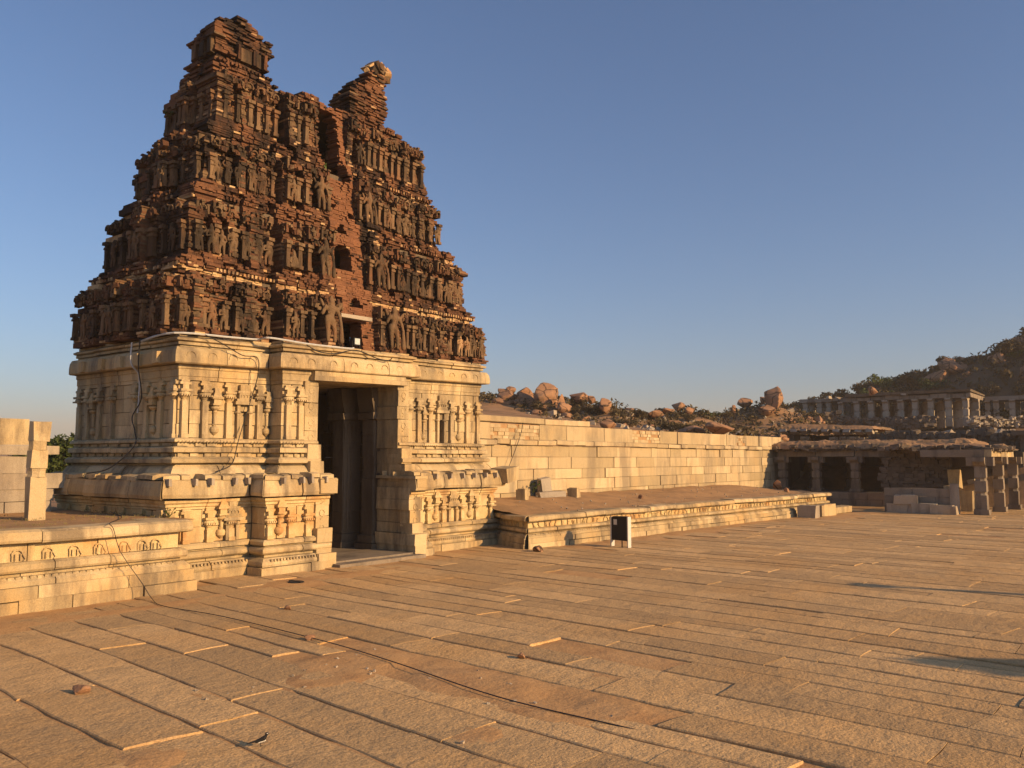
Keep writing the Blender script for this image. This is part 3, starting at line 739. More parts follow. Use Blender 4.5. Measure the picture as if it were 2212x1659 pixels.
#SECTION2
# ================================================================ GROUND
def zx(a, b): return 1016.5 + .3064*a, 813.2 + .3064*b
RB = [(232,110,42,24,72,'flat boulder on the upper left of the stacked pile'),(282,97,36,20,72.5,'small rounded boulder topping the left stack'),(262,150,70,36,71.5,'wide boulder in the middle of the left stack'),
 (235,192,68,28,71,'lowest left boulder of the stack, with a dark underside'),(385,115,64,26,73,'flat slab boulder capping the second stack'),(392,160,66,30,72.5,'broad boulder beneath the slab of the second stack'),
 (352,200,52,34,71.5,'tilted boulder wedged at the foot between the two stacks'),(432,190,40,34,72,'blocky boulder leaning right of the second stack'),(530,138,82,62,72,'largest round topped boulder of the ridge'),
 (525,195,60,44,71.5,'cracked boulder under the largest round one'),(555,235,56,22,70.5,'low flat boulder in front of the largest one'),(640,180,30,36,71.5,'narrow upright boulder right of the largest one'),
 (662,232,50,30,70.5,'low pale boulder right of the flat one'),(775,155,84,30,76,'long low outcrop boulder right of the big stack'),(852,160,30,26,75,'small boulder at the end of the long outcrop'),
 (945,208,46,34,72,'leaning wedge boulder among the shrubs'),(972,340,52,25,58,'pale rounded boulder just above the wall'),(1395,246,42,14,80,'flat pale slab on the ridge left of centre'),(1310,262,60,18,78,'low sloping rock on the ridge'),
 (1545,246,30,20,82,'small angular rock on the ridge beside the dark wall'),(2142,172,68,62,95,'tall lone boulder near the colonnade end'),(2060,165,20,20,96,'small knob boulder left of the tall lone one'),(1930,190,54,26,96,'low broad rock left of the tall lone boulder'),
 (2095,242,62,26,93,'flat tan rock at the foot of the tall lone boulder'),(1856,242,14,26,92,'thin upright stone standing on the ridge'),(1560,380,95,20,66,'smooth rock sheet showing in the earth slope'),(1755,372,92,24,66,'smooth pale rock dome on the earth slope'),(1470,215,50,22,88,'rounded rock behind the shrubs'),(160,245,60,18,72,'low rock spreading left of the stacked pile')]
RBASE = []
for q_, (a, b, rx, rz, X, lab) in enumerate(RB):
    p = atX(*zx(a, b), X)
    if X > 64 and not (q_ < 9 and b < 185): RBASE.append((p.x+1, p.y, p.z - .3064*(X/72.)*.0486*rz*.75))
def hgt(x, y):
    dy = y-23.2 if x > 20 else -99; d = max(x-61., dy, 0.)
    wgt = 1.
    if y > 23: wgt = sm((x-.62*y-6)/14.)
    h = 0.
    if d > 0:
        h = max(3.4*sm((x-61)/4.5) + .058*max(0,min(x-61, 60.)), 4.1*sm(dy/5) + .115*max(0,min(dy, 40)))*wgt + min(1., d/8)*((.2+.25*sm((d-12)/14))*fbm(x*.06, y*.06) + (.1+.08*sm((d-12)/14))*fbm(x*.25, y*.25, 3))*wgt
        rid = math.exp(-((x-80)/16.)**2 - ((y-62)/14.)**2)*1.6; h += rid*wgt
    if d > 0 and x > 60:
        for (bx_, by_, bz_) in RBASE:
            r_ = math.hypot(x-bx_, y-by_)
            if r_ < 16: h = max(h, bz_ - .1 - .42*max(0, r_-1.0) + .12*nz(x*.7, y*.7))
    hs = max(0., 62-y)*.305
    if y < 8: hs = 54*.305 + (8-y)*.12
    if y < -90: hs = max(0, hs - (-90-y)*.4)
    hh = hs*sm((x-118)/34.)
    if hh > 0: h += hh*(1 + .1*fbm(x*.04, y*.04, 5)) + sm(hh/5)*1.4*fbm(x*.09, y*.09, 2)
    if x > 200: h -= (x-200)*.05
    dd = math.hypot(x, y)
    if dd > 250 and x < 330 and y > 100: h = h*(1-sm((dd-250)/80)) + 9*sm((dd-430)/160)*(.75+.5*fbm(x*.006, y*.006, 1))*(1-sm((dd-800)/300))
    return h
gx = [-1500,-1200,-600,-300,-150,-80,-40] + [-20+4*i for i in range(20)] + [60+1.5*i for i in range(100)] + [212,225,245,270,300,350,400,460,520,600,700,850,1100,1500]
gy = [-1500,-1200,-600,-350,-250,-200,-150,-110,-80,-60,-45] + [-34+2.*i for i in range(29)] + [23.2,24,25,26.2,27.5,29] + [31+1.6*i for i in range(50)] + [113,118,125,135,150,170,200,240,290,340,400,460,520,600,700,850,1100,1500]
gv = [(x, y, (hgt(x, y) - .2 if x < 3900 else -.2)) for y in gy for x in gx]; nx_ = len(gx)
gf = [[j*nx_+i, j*nx_+i+1, (j+1)*nx_+i+1, (j+1)*nx_+i] for j in range(len(gy)-1) for i in range(nx_-1)]
me = bpy.data.meshes.new('ground'); me.from_pydata(gv, [], gf); me.materials.append(SOIL)
me.materials.append(mat('scrubby_hill_soil', (.11,.08,.05), None, (.15,.105,.065), .6, .12, (.05,.045,.027), .7, .25, 0, bump=.8, bscale=3, tone=0.))
me.polygons.foreach_set('material_index', [1 if (gv[f[0]][0] > 117 and gv[f[0]][2] > 8.3) or abs(gv[f[0]][0]) > 240 else 0 for f in gf])
me.polygons.foreach_set('use_smooth', [True]*len(gf)); me.update()
tag(link('ground', me), kind='structure')
# sandy bed under the paving, with drifts in the hollows
PA = R(-4.5); ca, sa = math.cos(PA), math.sin(PA)                   # paving rows run nearly square to the gateway
def pv(u, v): return (u*ca - v*sa, u*sa + v*ca)                      # u across the rows, v along them
SAND = [(8.9,9.9,1.0,.75),(8.0,9.4,.8,.6),(9.0,7.6,.75,1.1),(6.75,9.95,.55,.5),(9.05,5.55,.5,.5),(4.85,8.25,.3,.35),(7.4,6.2,.4,.35),(5.5,6.3,.35,.4),(8.55,6.2,.4,.9),(14.5,17.2,3.,.5),(7.,16.8,6.,.45),(33,16,9,.6),(47,14,5,1.),(26,16.3,2.,.5),(53,11.5,2,2)]
def sandy(x, y):
    m = 0.
    for (a, b, rx, ry) in SAND: m = max(m, 1 - ((x-a)/rx)**2*1.1 - ((y-b)/ry)**2*1.1 + .18*nz(x*1.6, y*1.6, 8))
    return m
bx = [-30+i*1.0 for i in range(33)] + [3+.16*i for i in range(75)] + [15+.5*i for i in range(92)]
by = [-30+1.*i for i in range(31)] + [1+.16*i for i in range(75)] + [13+.35*i for i in range(34)]
bv = []
for y in by:
    for x in bx: bv.append((x, y, -.04 + .016*fbm(x*1.1, y*1.1, 4) + .046*sm(sandy(x, y)*2.2+.35)))
nb = len(bx); bf = [[j*nb+i, j*nb+i+1, (j+1)*nb+i+1, (j+1)*nb+i] for j in range(len(by)-1) for i in range(nb-1)]
me = bpy.data.meshes.new('sand_bed'); me.from_pydata(bv, [], bf); me.materials.append(EARTH); me.polygons.foreach_set('use_smooth', [True]*len(bf)); me.update()
tag(link('sand_bed', me), kind='structure')
random.seed(21)
pav = MB()
u = -26.
while u < 66:
    wrow = U(.42,.98); u2 = u + wrow
    v = -34 + U(0,2); 
    while v < 22.5:
        ln = U(1.3,4.2); v2 = v + ln; cu, cv = (u+u2)/2, (v+v2)/2; x, y = pv(cu, cv)
        near = math.hypot(x, y) < 30
        dirx = math.degrees(math.atan2(y, x))
        keep = not (x < 11.55 and y > 18.0) and y < 18.9 and x < 60 and not (x > 25.2 and y > 17.2-.06*(x-25)) and not (15.9 < x < 19.4 and y > 18.2)
        sub = sandy(x, y)
        if keep and sub < .15 and rnd() > .015:
            dz = G(.005) - .02*max(0, sub+.2); tx_, ty_ = G(.003), G(.0022); wv = []
            gap = .005 + abs(G(.007)); nseg = max(2, int(ln/.45)) if near else 1
            if rnd() < .5: gap += U(.006,.03)
            # slab outline with worn edges: a strip of cross-sections
            secs = []
            for k in range(nseg+1):
                vv = v + .005 + (ln-.01)*k/nseg; e0 = U(-.012,.014) if near else 0; e1 = U(-.014,.012) if near else 0
                a = u + gap + e0; b = u2 - gap + e1
                row = []
                for (uu, zz) in ((a,-.2),(a,-.012),(a+.014,0),((a+b)/2,.003),(b-.014,0),(b,-.012),(b,-.2)):
                    X, Y = pv(uu + .22*nz(uu*.25, vv*.16, 6) + .03*nz(uu*.8, vv*.9, 2), vv + .15*nz(uu*.7, vv*.3, 9)); z_ = zz
                    if zz > -.1: z_ = zz + dz + tx_*(uu-cu) + ty_*(vv-cv) + (.006*nz(X*1.1, Y*1.1, 3) if near else 0)
                    row.append((X, Y, z_))
                secs.append(row)
            vs = [p for rw in secs for p in rw]; K = 7
            fs = [(k*K+q, k*K+q+1, (k+1)*K+q+1, (k+1)*K+q) for k in range(nseg) for q in range(K-1)]
            fs += [tuple(range(K-1,-1,-1)), tuple(nseg*K+q for q in range(K))]
            fs = [tuple(reversed(f)) for f in fs]
            pav.add(vs, fs, 0)
        v = v2
    u = u2
tag(pav.build('courtyard_paving', PAVE), kind='structure')

# ================================================================ STONE PLATFORMS
def tangent_frame(p0, p1):
    L = math.hypot(p1[0]-p0[0], p1[1]-p0[1]); t = ((p1[0]-p0[0])/L, (p1[1]-p0[1])/L); return L, t
def platform(name, label, path, topz, zs, frieze, ledge_seg, mats, lines=True, cat='platform'):
    t = empty(name, label, cat, (path[1][0], path[1][1], 0))
    o = (path[1][0], path[1][1]); wp = lambda p: (p[0]-o[0], p[1]-o[1], p[2])
    s = topz
    a = MB()
    mould(a, path, [(.3,-.1),(.3,s*.14)], 1.6, .015); mould(a, path, [(.26,s*.142),(.26,s*.3)], 1.8, .012)
    mould(a, path, [(.2,s*.302),(.2,s*.36),(.1,s*.42)], 1.7, .008); mould(a, path, [(.02,s*.422),(.04,s*.47)], 1.7, .006)
    mould(a, path, [(.13,s*.472),(.16,s*.5),(.15,s*.57),(.08,s*.6)], 1.6, .008)
    b = MB(); mould(b, path, [(0,s*.602),(0,s*.82)], 1.5, .01)
    for e in range(len(path)-1):
        L, tg = tangent_frame(path[e], path[e+1]); n = (tg[1], -tg[0])
        if L < 3: continue
        x = .3
        while x < L-.3:                                           # little animals and dancers in low relief
            cx, cy = path[e][0]+tg[0]*x+n[0]*.028, path[e][1]+tg[1]*x+n[1]*.028; zc = s*.7
            if frieze == 'elephant':
                arc(b, (cx, cy, zc), (*tg,0), (*n,0), .1, .016, 0, 0, 200, 6, .8); b.tube([(cx+tg[0]*.1,cy+tg[1]*.1,zc),(cx+tg[0]*.16,cy+tg[1]*.16,zc-.1),(cx+tg[0]*.13,cy+tg[1]*.13,zc-.14)], .014, 5)
                for q in (-.09,-.03,.07): b.tube([(cx+tg[0]*q,cy+tg[1]*q,zc),(cx+tg[0]*q,cy+tg[1]*q,zc-.13)], .016, 5)
                x += U(.32,.6)
            else:
                hh = s*.16
                for q in range(3):
                    a0, a1 = G(.05), G(.06); b.tube([(cx+tg[0]*a0,cy+tg[1]*a0,s*.62),(cx+tg[0]*a1,cy+tg[1]*a1,s*.62+hh*U(.6,1.1))], .016, 5)
                x += U(.18,.4)
    b.build('frieze', mats[1], t, None, wp)
    c = MB(); mould(c, path, [(.08,s*.823),(.22,s*.84),(.24,s*.87),(.22,s*.97),(.14,s)], ledge_seg, .02, -.5, 0, .012)
    c.build('coping', mats[0], t, None, wp)
    d = a
    for e in range(len(path)-1):
        L, tg = tangent_frame(path[e], path[e+1]); n = (tg[1], -tg[0]); x = .1
        fr = (path[e][0], path[e][1], tg[0], tg[1], n[0], n[1])
        while x < L-.1: d.fbox(fr, x, x+.07, .05, .165-.02, s*.385, s*.42, 0, None, .006); x += .14
    a.build('base_moulding', mats[0], t, None, wp)
    return t
lp = platform('stone_platform', 'long carved stone platform with an elephant frieze, left of the gateway tower', [(-6,18.35),(11.1,18.35),(11.1,19.6)], 1.58, None, 'elephant', 1.9, (STONE, STONE_R))
rp_path = [(25.3,21.6),(23.35,17.45),(49.2,15.85),(49.6,20)]
rp = platform('stone_platform', 'low carved platform with a dancer frieze, running along the boundary wall', rp_path, 1.08, None, 'dancer', 1.5, (STONE, STONE_R))
def earth_top(name, parent, quad, z, nxq, nyq, bumpy=.05, mt=None, edge=.1):
    (ax,ay),(bx_,by_),(cx,cy),(dx,dy) = quad; vs = []; o = parent.location
    for j in range(nyq+1):
        for i in range(nxq+1):
            a, b = i/nxq, j/nyq
            x = (ax*(1-a)+bx_*a)*(1-b) + (dx*(1-a)+cx*a)*b; y = (ay*(1-a)+by_*a)*(1-b) + (dy*(1-a)+cy*a)*b
            vs.append((x-o.x, y-o.y, z(a, b) + bumpy*fbm(x*.8, y*.8, 2)*min(1, b*6)))
    fs = [[j*(nxq+1)+i, j*(nxq+1)+i+1, (j+1)*(nxq+1)+i+1, (j+1)*(nxq+1)+i] for j in range(nyq) for i in range(nxq)]
    me = bpy.data.meshes.new(name); me.from_pydata(vs, [], fs); me.materials.append(mt or EARTH); me.polygons.foreach_set('use_smooth', [True]*len(fs)); me.update()
    return link(name, me, parent)
EARTHD = mat('trodden_earth', (.42,.25,.12), None, (.5,.29,.13), .6, .9, (.25,.16,.085), .6, 1.1, 0, bump=.6, bscale=12, tone=0.)
earth_top('earth_fill', lp, [(-6,18.5),(11.6,18.5),(11.9,27),(-6,27)], lambda a, b: 1.56+.02*b, 60, 30, .03, EARTHD)
earth_top('earth_fill', rp, [(23.5,17.6),(49.1,16.1),(57.3,22.1),(24.5,22.1)], lambda a, b: 1.06 + .35*sm(b*1.2) - .5*sm((a-.75)/.25)*sm(b), 90, 24, .06, EARTHD)
# ================================================================ BOUNDARY WALL
wall = empty('boundary_wall', 'long pale granite block wall between the gateway tower and the dark pavilion', 'wall', (26, 22, 0))
wp = lambda p: (p[0]-26, p[1]-22, p[2])
WP = [(24.0,22.0),(59.0,22.0),(59.0,23.4)]
m1 = MB(); random.seed(5)
ashlar(m1, WP, .6, 3.55, .46, 1.7, .02, .5); m1.build('block_courses', WALLST, wall, None, wp)
m2 = MB(); mould(m2, WP, [(.02,3.555),(.16,3.57),(.17,3.75),(.08,3.78)], 1.1, .025, -.4, 0, .01); m2.build('string_course', WALLST, wall, None, wp)
m3 = MB()
PATCH = [(26.9,30.3),(38.3,41.3),(51.4,52.8)]
ashlar(m3, WP, 3.785, 4.46, .67, 2.6, .03, .5, 0, [(0,a-24,b-24,3.7,4.6) for a,b in PATCH]); m3.build('parapet_blocks', WALLST, wall, None, wp)
for a, b in PATCH:
    pm = MB(); ashlar(pm, [(a,22.03),(b,22.03)], 3.79, 4.42, .16, .34, .02, .3); 
    pm.box(a, b, 22.05, 22.45, 3.785, 4.44, 1)
    pm.build('rubble_infill', [WALLST, EARTHD], wall, None, wp)
m4 = MB(); mould(m4, [(24.2,22.15),(34.5,22.15)], [(.02,4.47),(.05,4.5),(.04,4.72),(-.1,4.74)], 2.3, .03, -.5, 0, .01); m4.build('coping', WALLST, wall, None, wp)
# ruined dry stone wall on the left platform
lw_ = empty('ruined_wall', 'broken wall of big squared stone blocks behind the standing pillar', 'wall', (9, 24.3, 1.58))
wp = lambda p: (p[0]-9, p[1]-24.3, p[2]-1.58); m = MB(); z = 1.55
for k, h in enumerate((.3,.33,.42,.45)):
    x = -6.
    xe = (10.9,10.95,11.3,10.2)[k]
    while x < xe:
        l = U(.8,1.5); x2 = min(xe, x+l); m.box(x+.006, x2-.006, 24.3+G(.02), 24.9, z+.004, z+h-.004, 0, None, .012); x = x2
    z += h
lb = m.build('block_courses', STONE_G, lw_, None, wp)
m = MB(); x = -6.
while x < 11.0:
    l = U(.9,1.3); m.box(x, min(11.0,x+l)-.012, 24.15+G(.03), 24.9, z+.05+G(.01), z+.3+G(.01), 0, None, .012); x += l
m.build('projecting_course', STONE_G, lw_, None, wp)
b = MB(); b.box(-.75,.35,-.3,.4,0,.68,0,.6,.02); ob = b.build('stone_block', STONE)
ob.location = (9.85,24.5,z+.3); tag(ob, 'large cut stone block, alone on top of the ruined wall, left edge', 'stone block')
# standing pillar
pl = empty('stone_pillar', 'leaning square stone pillar standing alone on the left platform', 'pillar', (9.2, 21.35, 1.56), R(-6))
p = MB(); p.rbox((0,0,.5),(.36,.34,1.0),(0,0,0),0,.6,.015); pb = p.build('shaft', STONE, pl)
p = MB(); p.lathe([(.215,0),(.2,.06),(.2,.14),(.215,.2)],8,0,.5,(0,0,1.0)); p.rbox((0,0,1.42),(.36,.35,.43),(0,0,0),0,.7,.015); p.lathe([(.205,0),(.195,.12),(.205,.22)],8,0,.4,(0,0,1.635)); p.build('middle_block', STONE, pl)
p = MB(); p.rbox((.03,0,2.07),(.38,.36,.46),(0,.02,.03),0,.8,.02); p.build('cap_block', STONE, pl)
# ================================================================ PAVILIONS ON THE RIGHT
random.seed(11)
def column_mesh(h, wd, cap=.95, cz=.3, base=True):
    m = MB(); hw = wd/2; z = 0
    if base: m.box(-hw*1.35,hw*1.35,-hw*1.35,hw*1.35,0,h*.09,0,None,.02); z = h*.09
    segs = [(1.,.22),(.82,.06),(1.,.16),(.82,.06),(1.,.18)]; tot = sum(q for _, q in segs); hh = h - cz - z
    for f, q in segs:
        q = q/tot*hh
        if f == 1.: m.box(-hw,hw,-hw,hw,z,z+q,0,None,.012)
        else: m.lathe([(hw*1.12,0),(hw*.98,q/2),(hw*1.12,q)],8,0,None,(0,0,z))
        z += q
    return m, z
def add_column(parent, x, y, z, h, wd, mt, cap=.95, cz=.3, base=True, name='column'):
    m, zz = column_mesh(h, wd, cap, cz, base)
    o = m.build(name, mt, parent, (x, y, z))
    k = MB(); hw = wd/2                                             # bracket capital, arms in both directions
    for (ax, ay) in ((cap/2, hw*1.05), (hw*1.05, cap/2)):
        A = [(-ax, -ay, h), (-ax, -ay, h-cz*.5), (-ax*.55 if ax > ay else -ax, -ay, h-cz), (ax*.55 if ax > ay else ax, -ay, h-cz), (ax, -ay, h-cz*.5), (ax, -ay, h)]
        B = [(p[0], ay, p[2]) for p in A]; k.extr(A, B)
    k.build('capital', mt, o); return o
pav1 = empty('pillared_pavilion', 'low dark pillared pavilion with an earth covered roof at the end of the wall', 'pavilion', (57.5, 17, 0))
O = Vector((57.5, 17, 0)); wp = lambda p: (p[0]-O.x, p[1]-O.y, p[2]-O.z)
for yv in (21.45,19.15,16.65,14.25): add_column(pav1, 57.75-O.x, yv-O.y, .85, 2.25, .5, SHADEST, 1.0, .38)
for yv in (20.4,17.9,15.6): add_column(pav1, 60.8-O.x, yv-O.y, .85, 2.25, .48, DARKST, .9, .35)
for px_, nm in ((55.6,8.2),(58.7,7.9)): add_column(pav1, px_-O.x, nm-O.y, 0, 3.08, .5, SHADEST, .95, .4)
add_column(pav1, 51.95-O.x, 8.5-O.y, 0, 3.05, .55, SHADEST, 1.3, .45)
m = MB()
for (a, b) in ((14.0,16.6),(16.62,19.1),(19.12,21.7)): m.box(57.45,58.0,a,b-.01,3.11,3.48,0,None,.025)
m.build('roof_beam', SHADEST, pav1, None, wp)
m = MB(); m.box(51.65,52.2,8.25,11.4,3.06,3.46,0,None,.02); m.build('roof_beam', SHADEST, pav1, None, wp)
m = MB()
for (a, b) in ((51.66,53.7),(53.71,56.2),(56.21,59.2)): m.box(a,b,7.9,8.24,3.09,3.46,0,None,.02)
m.build('roof_beam', STONE, pav1, None, wp)
m = MB(); ashlar(m, [(57.1,22.0),(57.1,13.4)], -.1, .84, .45, 1.4, .02, .6); m.box(57.3,64.5,13.4,22,-.1,.83); m.build('plinth', SHADEST, pav1, None, wp)
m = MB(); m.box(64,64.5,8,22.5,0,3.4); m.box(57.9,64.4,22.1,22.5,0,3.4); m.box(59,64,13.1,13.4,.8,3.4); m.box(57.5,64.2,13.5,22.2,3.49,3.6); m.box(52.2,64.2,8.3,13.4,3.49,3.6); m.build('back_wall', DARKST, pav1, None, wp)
# rubble infill wall and low parapet of the porch
m = MB(); z = 1.2
while z < 3.5:
    y = 10.4; h = U(.14,.24)
    while y < 13.9:
        l = U(.2,.5); m.rbox((54.3+G(.06), y+l/2, z+h/2),(.5,l,h),(G(.04),G(.04),G(.05)),0,None,.03); y += l
    z += h
m.build('rubble_infill', RUBBLE, pav1, None, wp)
m = MB(); ashlar(m, [(51.7,13.4),(51.7,10.0)], -.1, 1.35, .46, 1.7, .015, .4); m.build('parapet', SHADEST, pav1, None, wp)
m = MB(); m.box(51.55,51.85,9.55,9.98,-.1,1.62,0,None,.015); m.build('gate_post', STONE_G, pav1, None, wp)
m = MB(); ashlar(m, [(51.95,9.95),(53.6,9.95)], -.05, 1.5, .5, .9, .02, .4); m.rbox((54.2,10.2,1.85),(1.1,.6,1.0),(0,.1,.1),0,None,.06); m.rbox((54.9,9.7,.6),(1.0,.6,1.15),(0,0,.05),0,None,.03); m.build('inner_block', STONE, pav1, None, wp)
def roof_earth(name, parent, x0, x1, y0, y1, zb, zt, mt, nx=26, ny=50, o=(0,0,0), skew=0., rough=.12):
    vs = []
    for j in range(ny+1):
        for i in range(nx+1):
            a, b = i/nx, j/ny; x = x0+(x1-x0)*a; y = y0+(y1-y0)*b
            e = min(a*nx/3., (1-a)*nx/3., b*ny/3., (1-b)*ny/3., 1.)
            zz = zb + (zt-zb)*math.sqrt(max(0, e)) + rough*fbm(x*.9, y*.9, zb)*(.4+e) - skew*(1-b)
            if e == 0: zz = zb + .06*nz(x*3, y*3)
            x += .18*nz(x*2.3, y*2.3, 5)*(1 if e < .5 else 0)
            vs.append((x-o[0], y-o[1], zz-o[2]))
    base = len(vs); K = nx+1
    fs = [(j*K+i, j*K+i+1, (j+1)*K+i+1, (j+1)*K+i) for j in range(ny) for i in range(nx)]
    me = bpy.data.meshes.new(name); me.from_pydata(vs, [], fs); me.materials.append(mt); me.update()
    return link(name, me, parent)
roof_earth('earth_roof', pav1, 57.0, 64.6, 9.6, 22.2, 3.62, 4.12, SOIL, 30, 60, O)
roof_earth('earth_roof', pav1, 52.0, 58.5, 7.5, 13.8, 3.5, 3.86, SOIL, 26, 40, O, .15)
m = MB()
for k in range(190):                                               # ragged rubble edge under the earth
    if k < 110: x, y, z = 57.25+G(.12), U(9.8,22.), U(3.5,3.82)
    elif k < 150: x, y, z = 52.1+G(.12), U(8.,13.6), U(3.48,3.66)
    else: x, y, z = U(52.2,57), 7.85+G(.1), U(3.48,3.62)
    m.rbox((x,y,z),(U(.2,.45),U(.25,.6),U(.1,.22)),(G(.1),G(.1),G(.3)),0,None,.04)
m.build('roof_rubble', RUBBLE, pav1, None, wp)
# fallen blocks in front
for (x, y, z, sz, rz, lab) in (
    (51.2,12.55,.24,(.7,1.0,.5),.1,'leftmost squared block of the row lying before the dark pavilion'),
    (51.2,11.95,.24,(.55,.75,.48),-.15,'short squared block lying under the broken capital stone'),
    (51.2,12.1,.75,(.75,1.15,.45),.1,'broken capital stone resting on top of two fallen blocks'),
    (51.1,11.15,.26,(.55,1.2,.54),.05,'long rounded block in the middle of the fallen row'),
    (51.0,10.2,.24,(.6,1.25,.48),.0,'rightmost block of the fallen row, beside the gate post')):
    m = MB(); m.rbox((0,0,0),sz,(0,0,0),0,None,.05); m.rbox((0,-.1,sz[2]*.42),(sz[0]*.8,sz[1]*.6,.12),(0,0,0),0,None,.03)
    tag(m.build('fallen_block', STONE_G, None, (x,y,z)), lab, 'stone block', 'fallen blocks before the pavilion').rotation_euler = (0,0,rz)
for (x, y, z, sz, rz, mt_, lab) in (
    (44.2,15.15,.3,(.6,.95,.6),-.06,STONE_G,'grey squared block at the near end of the step by the platform end'),
    (45.9,14.95,.3,(2.0,.6,.58),-.06,STONE,'long pale step stone lying beside the far end of the platform'),
    (48.6,15.0,.18,(2.6,.55,.36),-.05,STONE,'low flat slab just beyond the long pale step stone'),
    (27.2,20.6,1.62,(.5,.5,.52),.2,STONE,'upright squared block on the earth near the tower end of the wall'),
    (29.6,20.9,1.5,(1.7,.45,.34),-.35,STONE_G,'long low slab lying on the earth below the wall'),
    (30.7,20.5,1.58,(.5,.55,.5),.1,STONE,'squared block at the right end of the long low slab'),
    (30.0,21.55,1.85,(.75,.35,1.0),-.1,STONE_G,'tall slab leaning on the wall behind the long low slab')):
    q_ = .78 if x < 32 else 1.; sz = tuple(q_*v_ for v_ in sz); z -= sz[2]*(1-q_)*.5
    m = MB(); m.rbox((0,0,0),sz,(0,0,0),0,None,.035); m.rbox((sz[0]*.1,0,sz[2]*.46),(sz[0]*.75,sz[1]*.8,.06),(0,0,.05),0,None,.02)
    tag(m.build('loose_block', mt_, None, (x,y,z)), lab, 'stone block').rotation_euler = (0, -.12 if 'leaning' in lab else 0, rz)
# small pavilion on the terrace
SPX = 70.
pv2 = empty('small_pavilion', 'small open pavilion with a bulging roof slab, up on the terrace behind the wall', 'pavilion', (SPX, 22, 4))
O2 = Vector((SPX, 22, 4.)); wp2 = lambda p: (p[0]-O2.x, p[1]-O2.y, p[2]-O2.z)
for (px, ptop, pbot) in ((1737,943,961),(1800,944,961),(1822,943,960),(1843,943,960),(1862,945,960),(1884,945,960)):
    a = atX(px, pbot, SPX); b = atX(px, ptop, SPX); add_column(pv2, .3, a.y-O2.y, a.z-O2.z-.3, b.z-a.z+.3, .36, STONE_G, .7, .25, False)
for yv in (24.9,22.6,20.6): add_column(pv2, 4, yv-O2.y, -.3, 1.3, .36, DARKST, .7, .25, False)
m = MB(); m.box(SPX+6,SPX+6.4,18.8,25.8,3.7,5.0); m.box(SPX+.8,SPX+6.4,25.3,25.7,3.7,5.0); m.build('back_wall', DARKST, pv2, None, wp2)
m = MB()
for (a, b) in ((25.9,23.6),(23.58,21.2),(21.18,18.6)): m.box(SPX-.05,SPX+.6,b,a,5.02,5.3,0,None,.03)
m.build('roof_beam', STONE_G, pv2, None, wp2)
m = MB()
for k in range(9): m.rbox((SPX-.45+G(.05), 25.6-k*.84, 5.18-.02*k),(.7,.5,.22),(0,.35,0),0,None,.04)
m.build('eave_slab', STONE_G, pv2, None, wp2)
roof_earth('roof_slab', pv2, SPX-.7, SPX+6.6, 18.3, 26.1, 5.25, 5.9, SOIL, 24, 36, O2, .42, .06)
# far colonnade below the hill
pv3 = empty('ruined_colonnade', 'long ruined stone colonnade below the dark rocky hill', 'colonnade', (110, 25, 6.8))
O3 = Vector((110, 25, 6.8)); wp3 = lambda p: (p[0]-O3.x, p[1]-O3.y, p[2]-O3.z)
cb, _z = column_mesh(3.3, .62, 1.1, .35, False); cme = cb.mesh('column', STONE_G)
kb = MB(); kb.extr([(-.6,-.3,3.3),(-.6,-.3,3.12),(-.3,-.3,2.95),(.3,-.3,2.95),(.6,-.3,3.12),(.6,-.3,3.3)],[(-.6,.3,3.3),(-.6,.3,3.12),(-.3,.3,2.95),(.3,.3,2.95),(.6,.3,3.12),(.6,.3,3.3)]); kme = kb.mesh('capital', STONE_G)
def far_col(x, y, z, s=1.):
    o = link('column', cme, pv3, (x-O3.x, y-O3.y, z-O3.z), (0,0,G(.05)), (U(.9,1.1),U(.9,1.1),s)); link('capital', kme, o)
fy = [33.2,31.3,29.6,27.9,26.2,24.6,22.9,21.0,19.2]
for yv in fy:
    far_col(110, yv, 6.7); far_col(114, yv-.4, 6.7); far_col(118, yv-1, 6.7)
for yv in (17.3,15.6,13.7,11.9,10.,8.): far_col(118, yv, 6.9, .95); far_col(122, yv, 6.9, .95)
for yv in (38.0,36.2,35.0): far_col(111, yv, 8.2, .62); far_col(114.5, yv+.3, 8.2, .62)
m = MB()
for a, b in zip(fy, fy[1:]): m.box(109.6,110.4,b,a-.03,10.02+G(.03),10.45+G(.05),0,None,.04)
m.box(109.5,118.6,18.6,19.1,10.02,10.5,0,None,.04)
m.build('roof_beam', SHADEST, pv3, None, wp3)
m = MB(); m.box(110.5,118.8,18.9,33.4,10.2,10.55,0,None,.05); m.rbox((114,25.5,10.7),(9.5,14,.25),(0,0,0),0,None,.1); m.build('roof_slab', DARKST, pv3, None, wp3)
m = MB(); m.box(117.6,122.5,7.4,18.4,10.0,10.5,0,None,.05); m.build('roof_slab', SHADEST, pv3, None, wp3)
m = MB(); m.box(110.6,115,33.7,38.6,10.2,10.62,0,None,.05); m.build('roof_slab', SHADEST, pv3, None, wp3)
m = MB(); m.box(119,119.4,19.5,33,6.5,9.8); m.build('back_wall', DARKST, pv3, None, wp3)
m = MB()
for k in range(60): m.rbox((U(109.5,119),U(19,38),10.62+U(0,.12)),(U(.3,.9),U(.3,1.2),U(.12,.3)),(G(.1),G(.1),U(0,3)),0,None,.06)
m.build('roof_rubble', STONE_G, pv3, None, wp3)
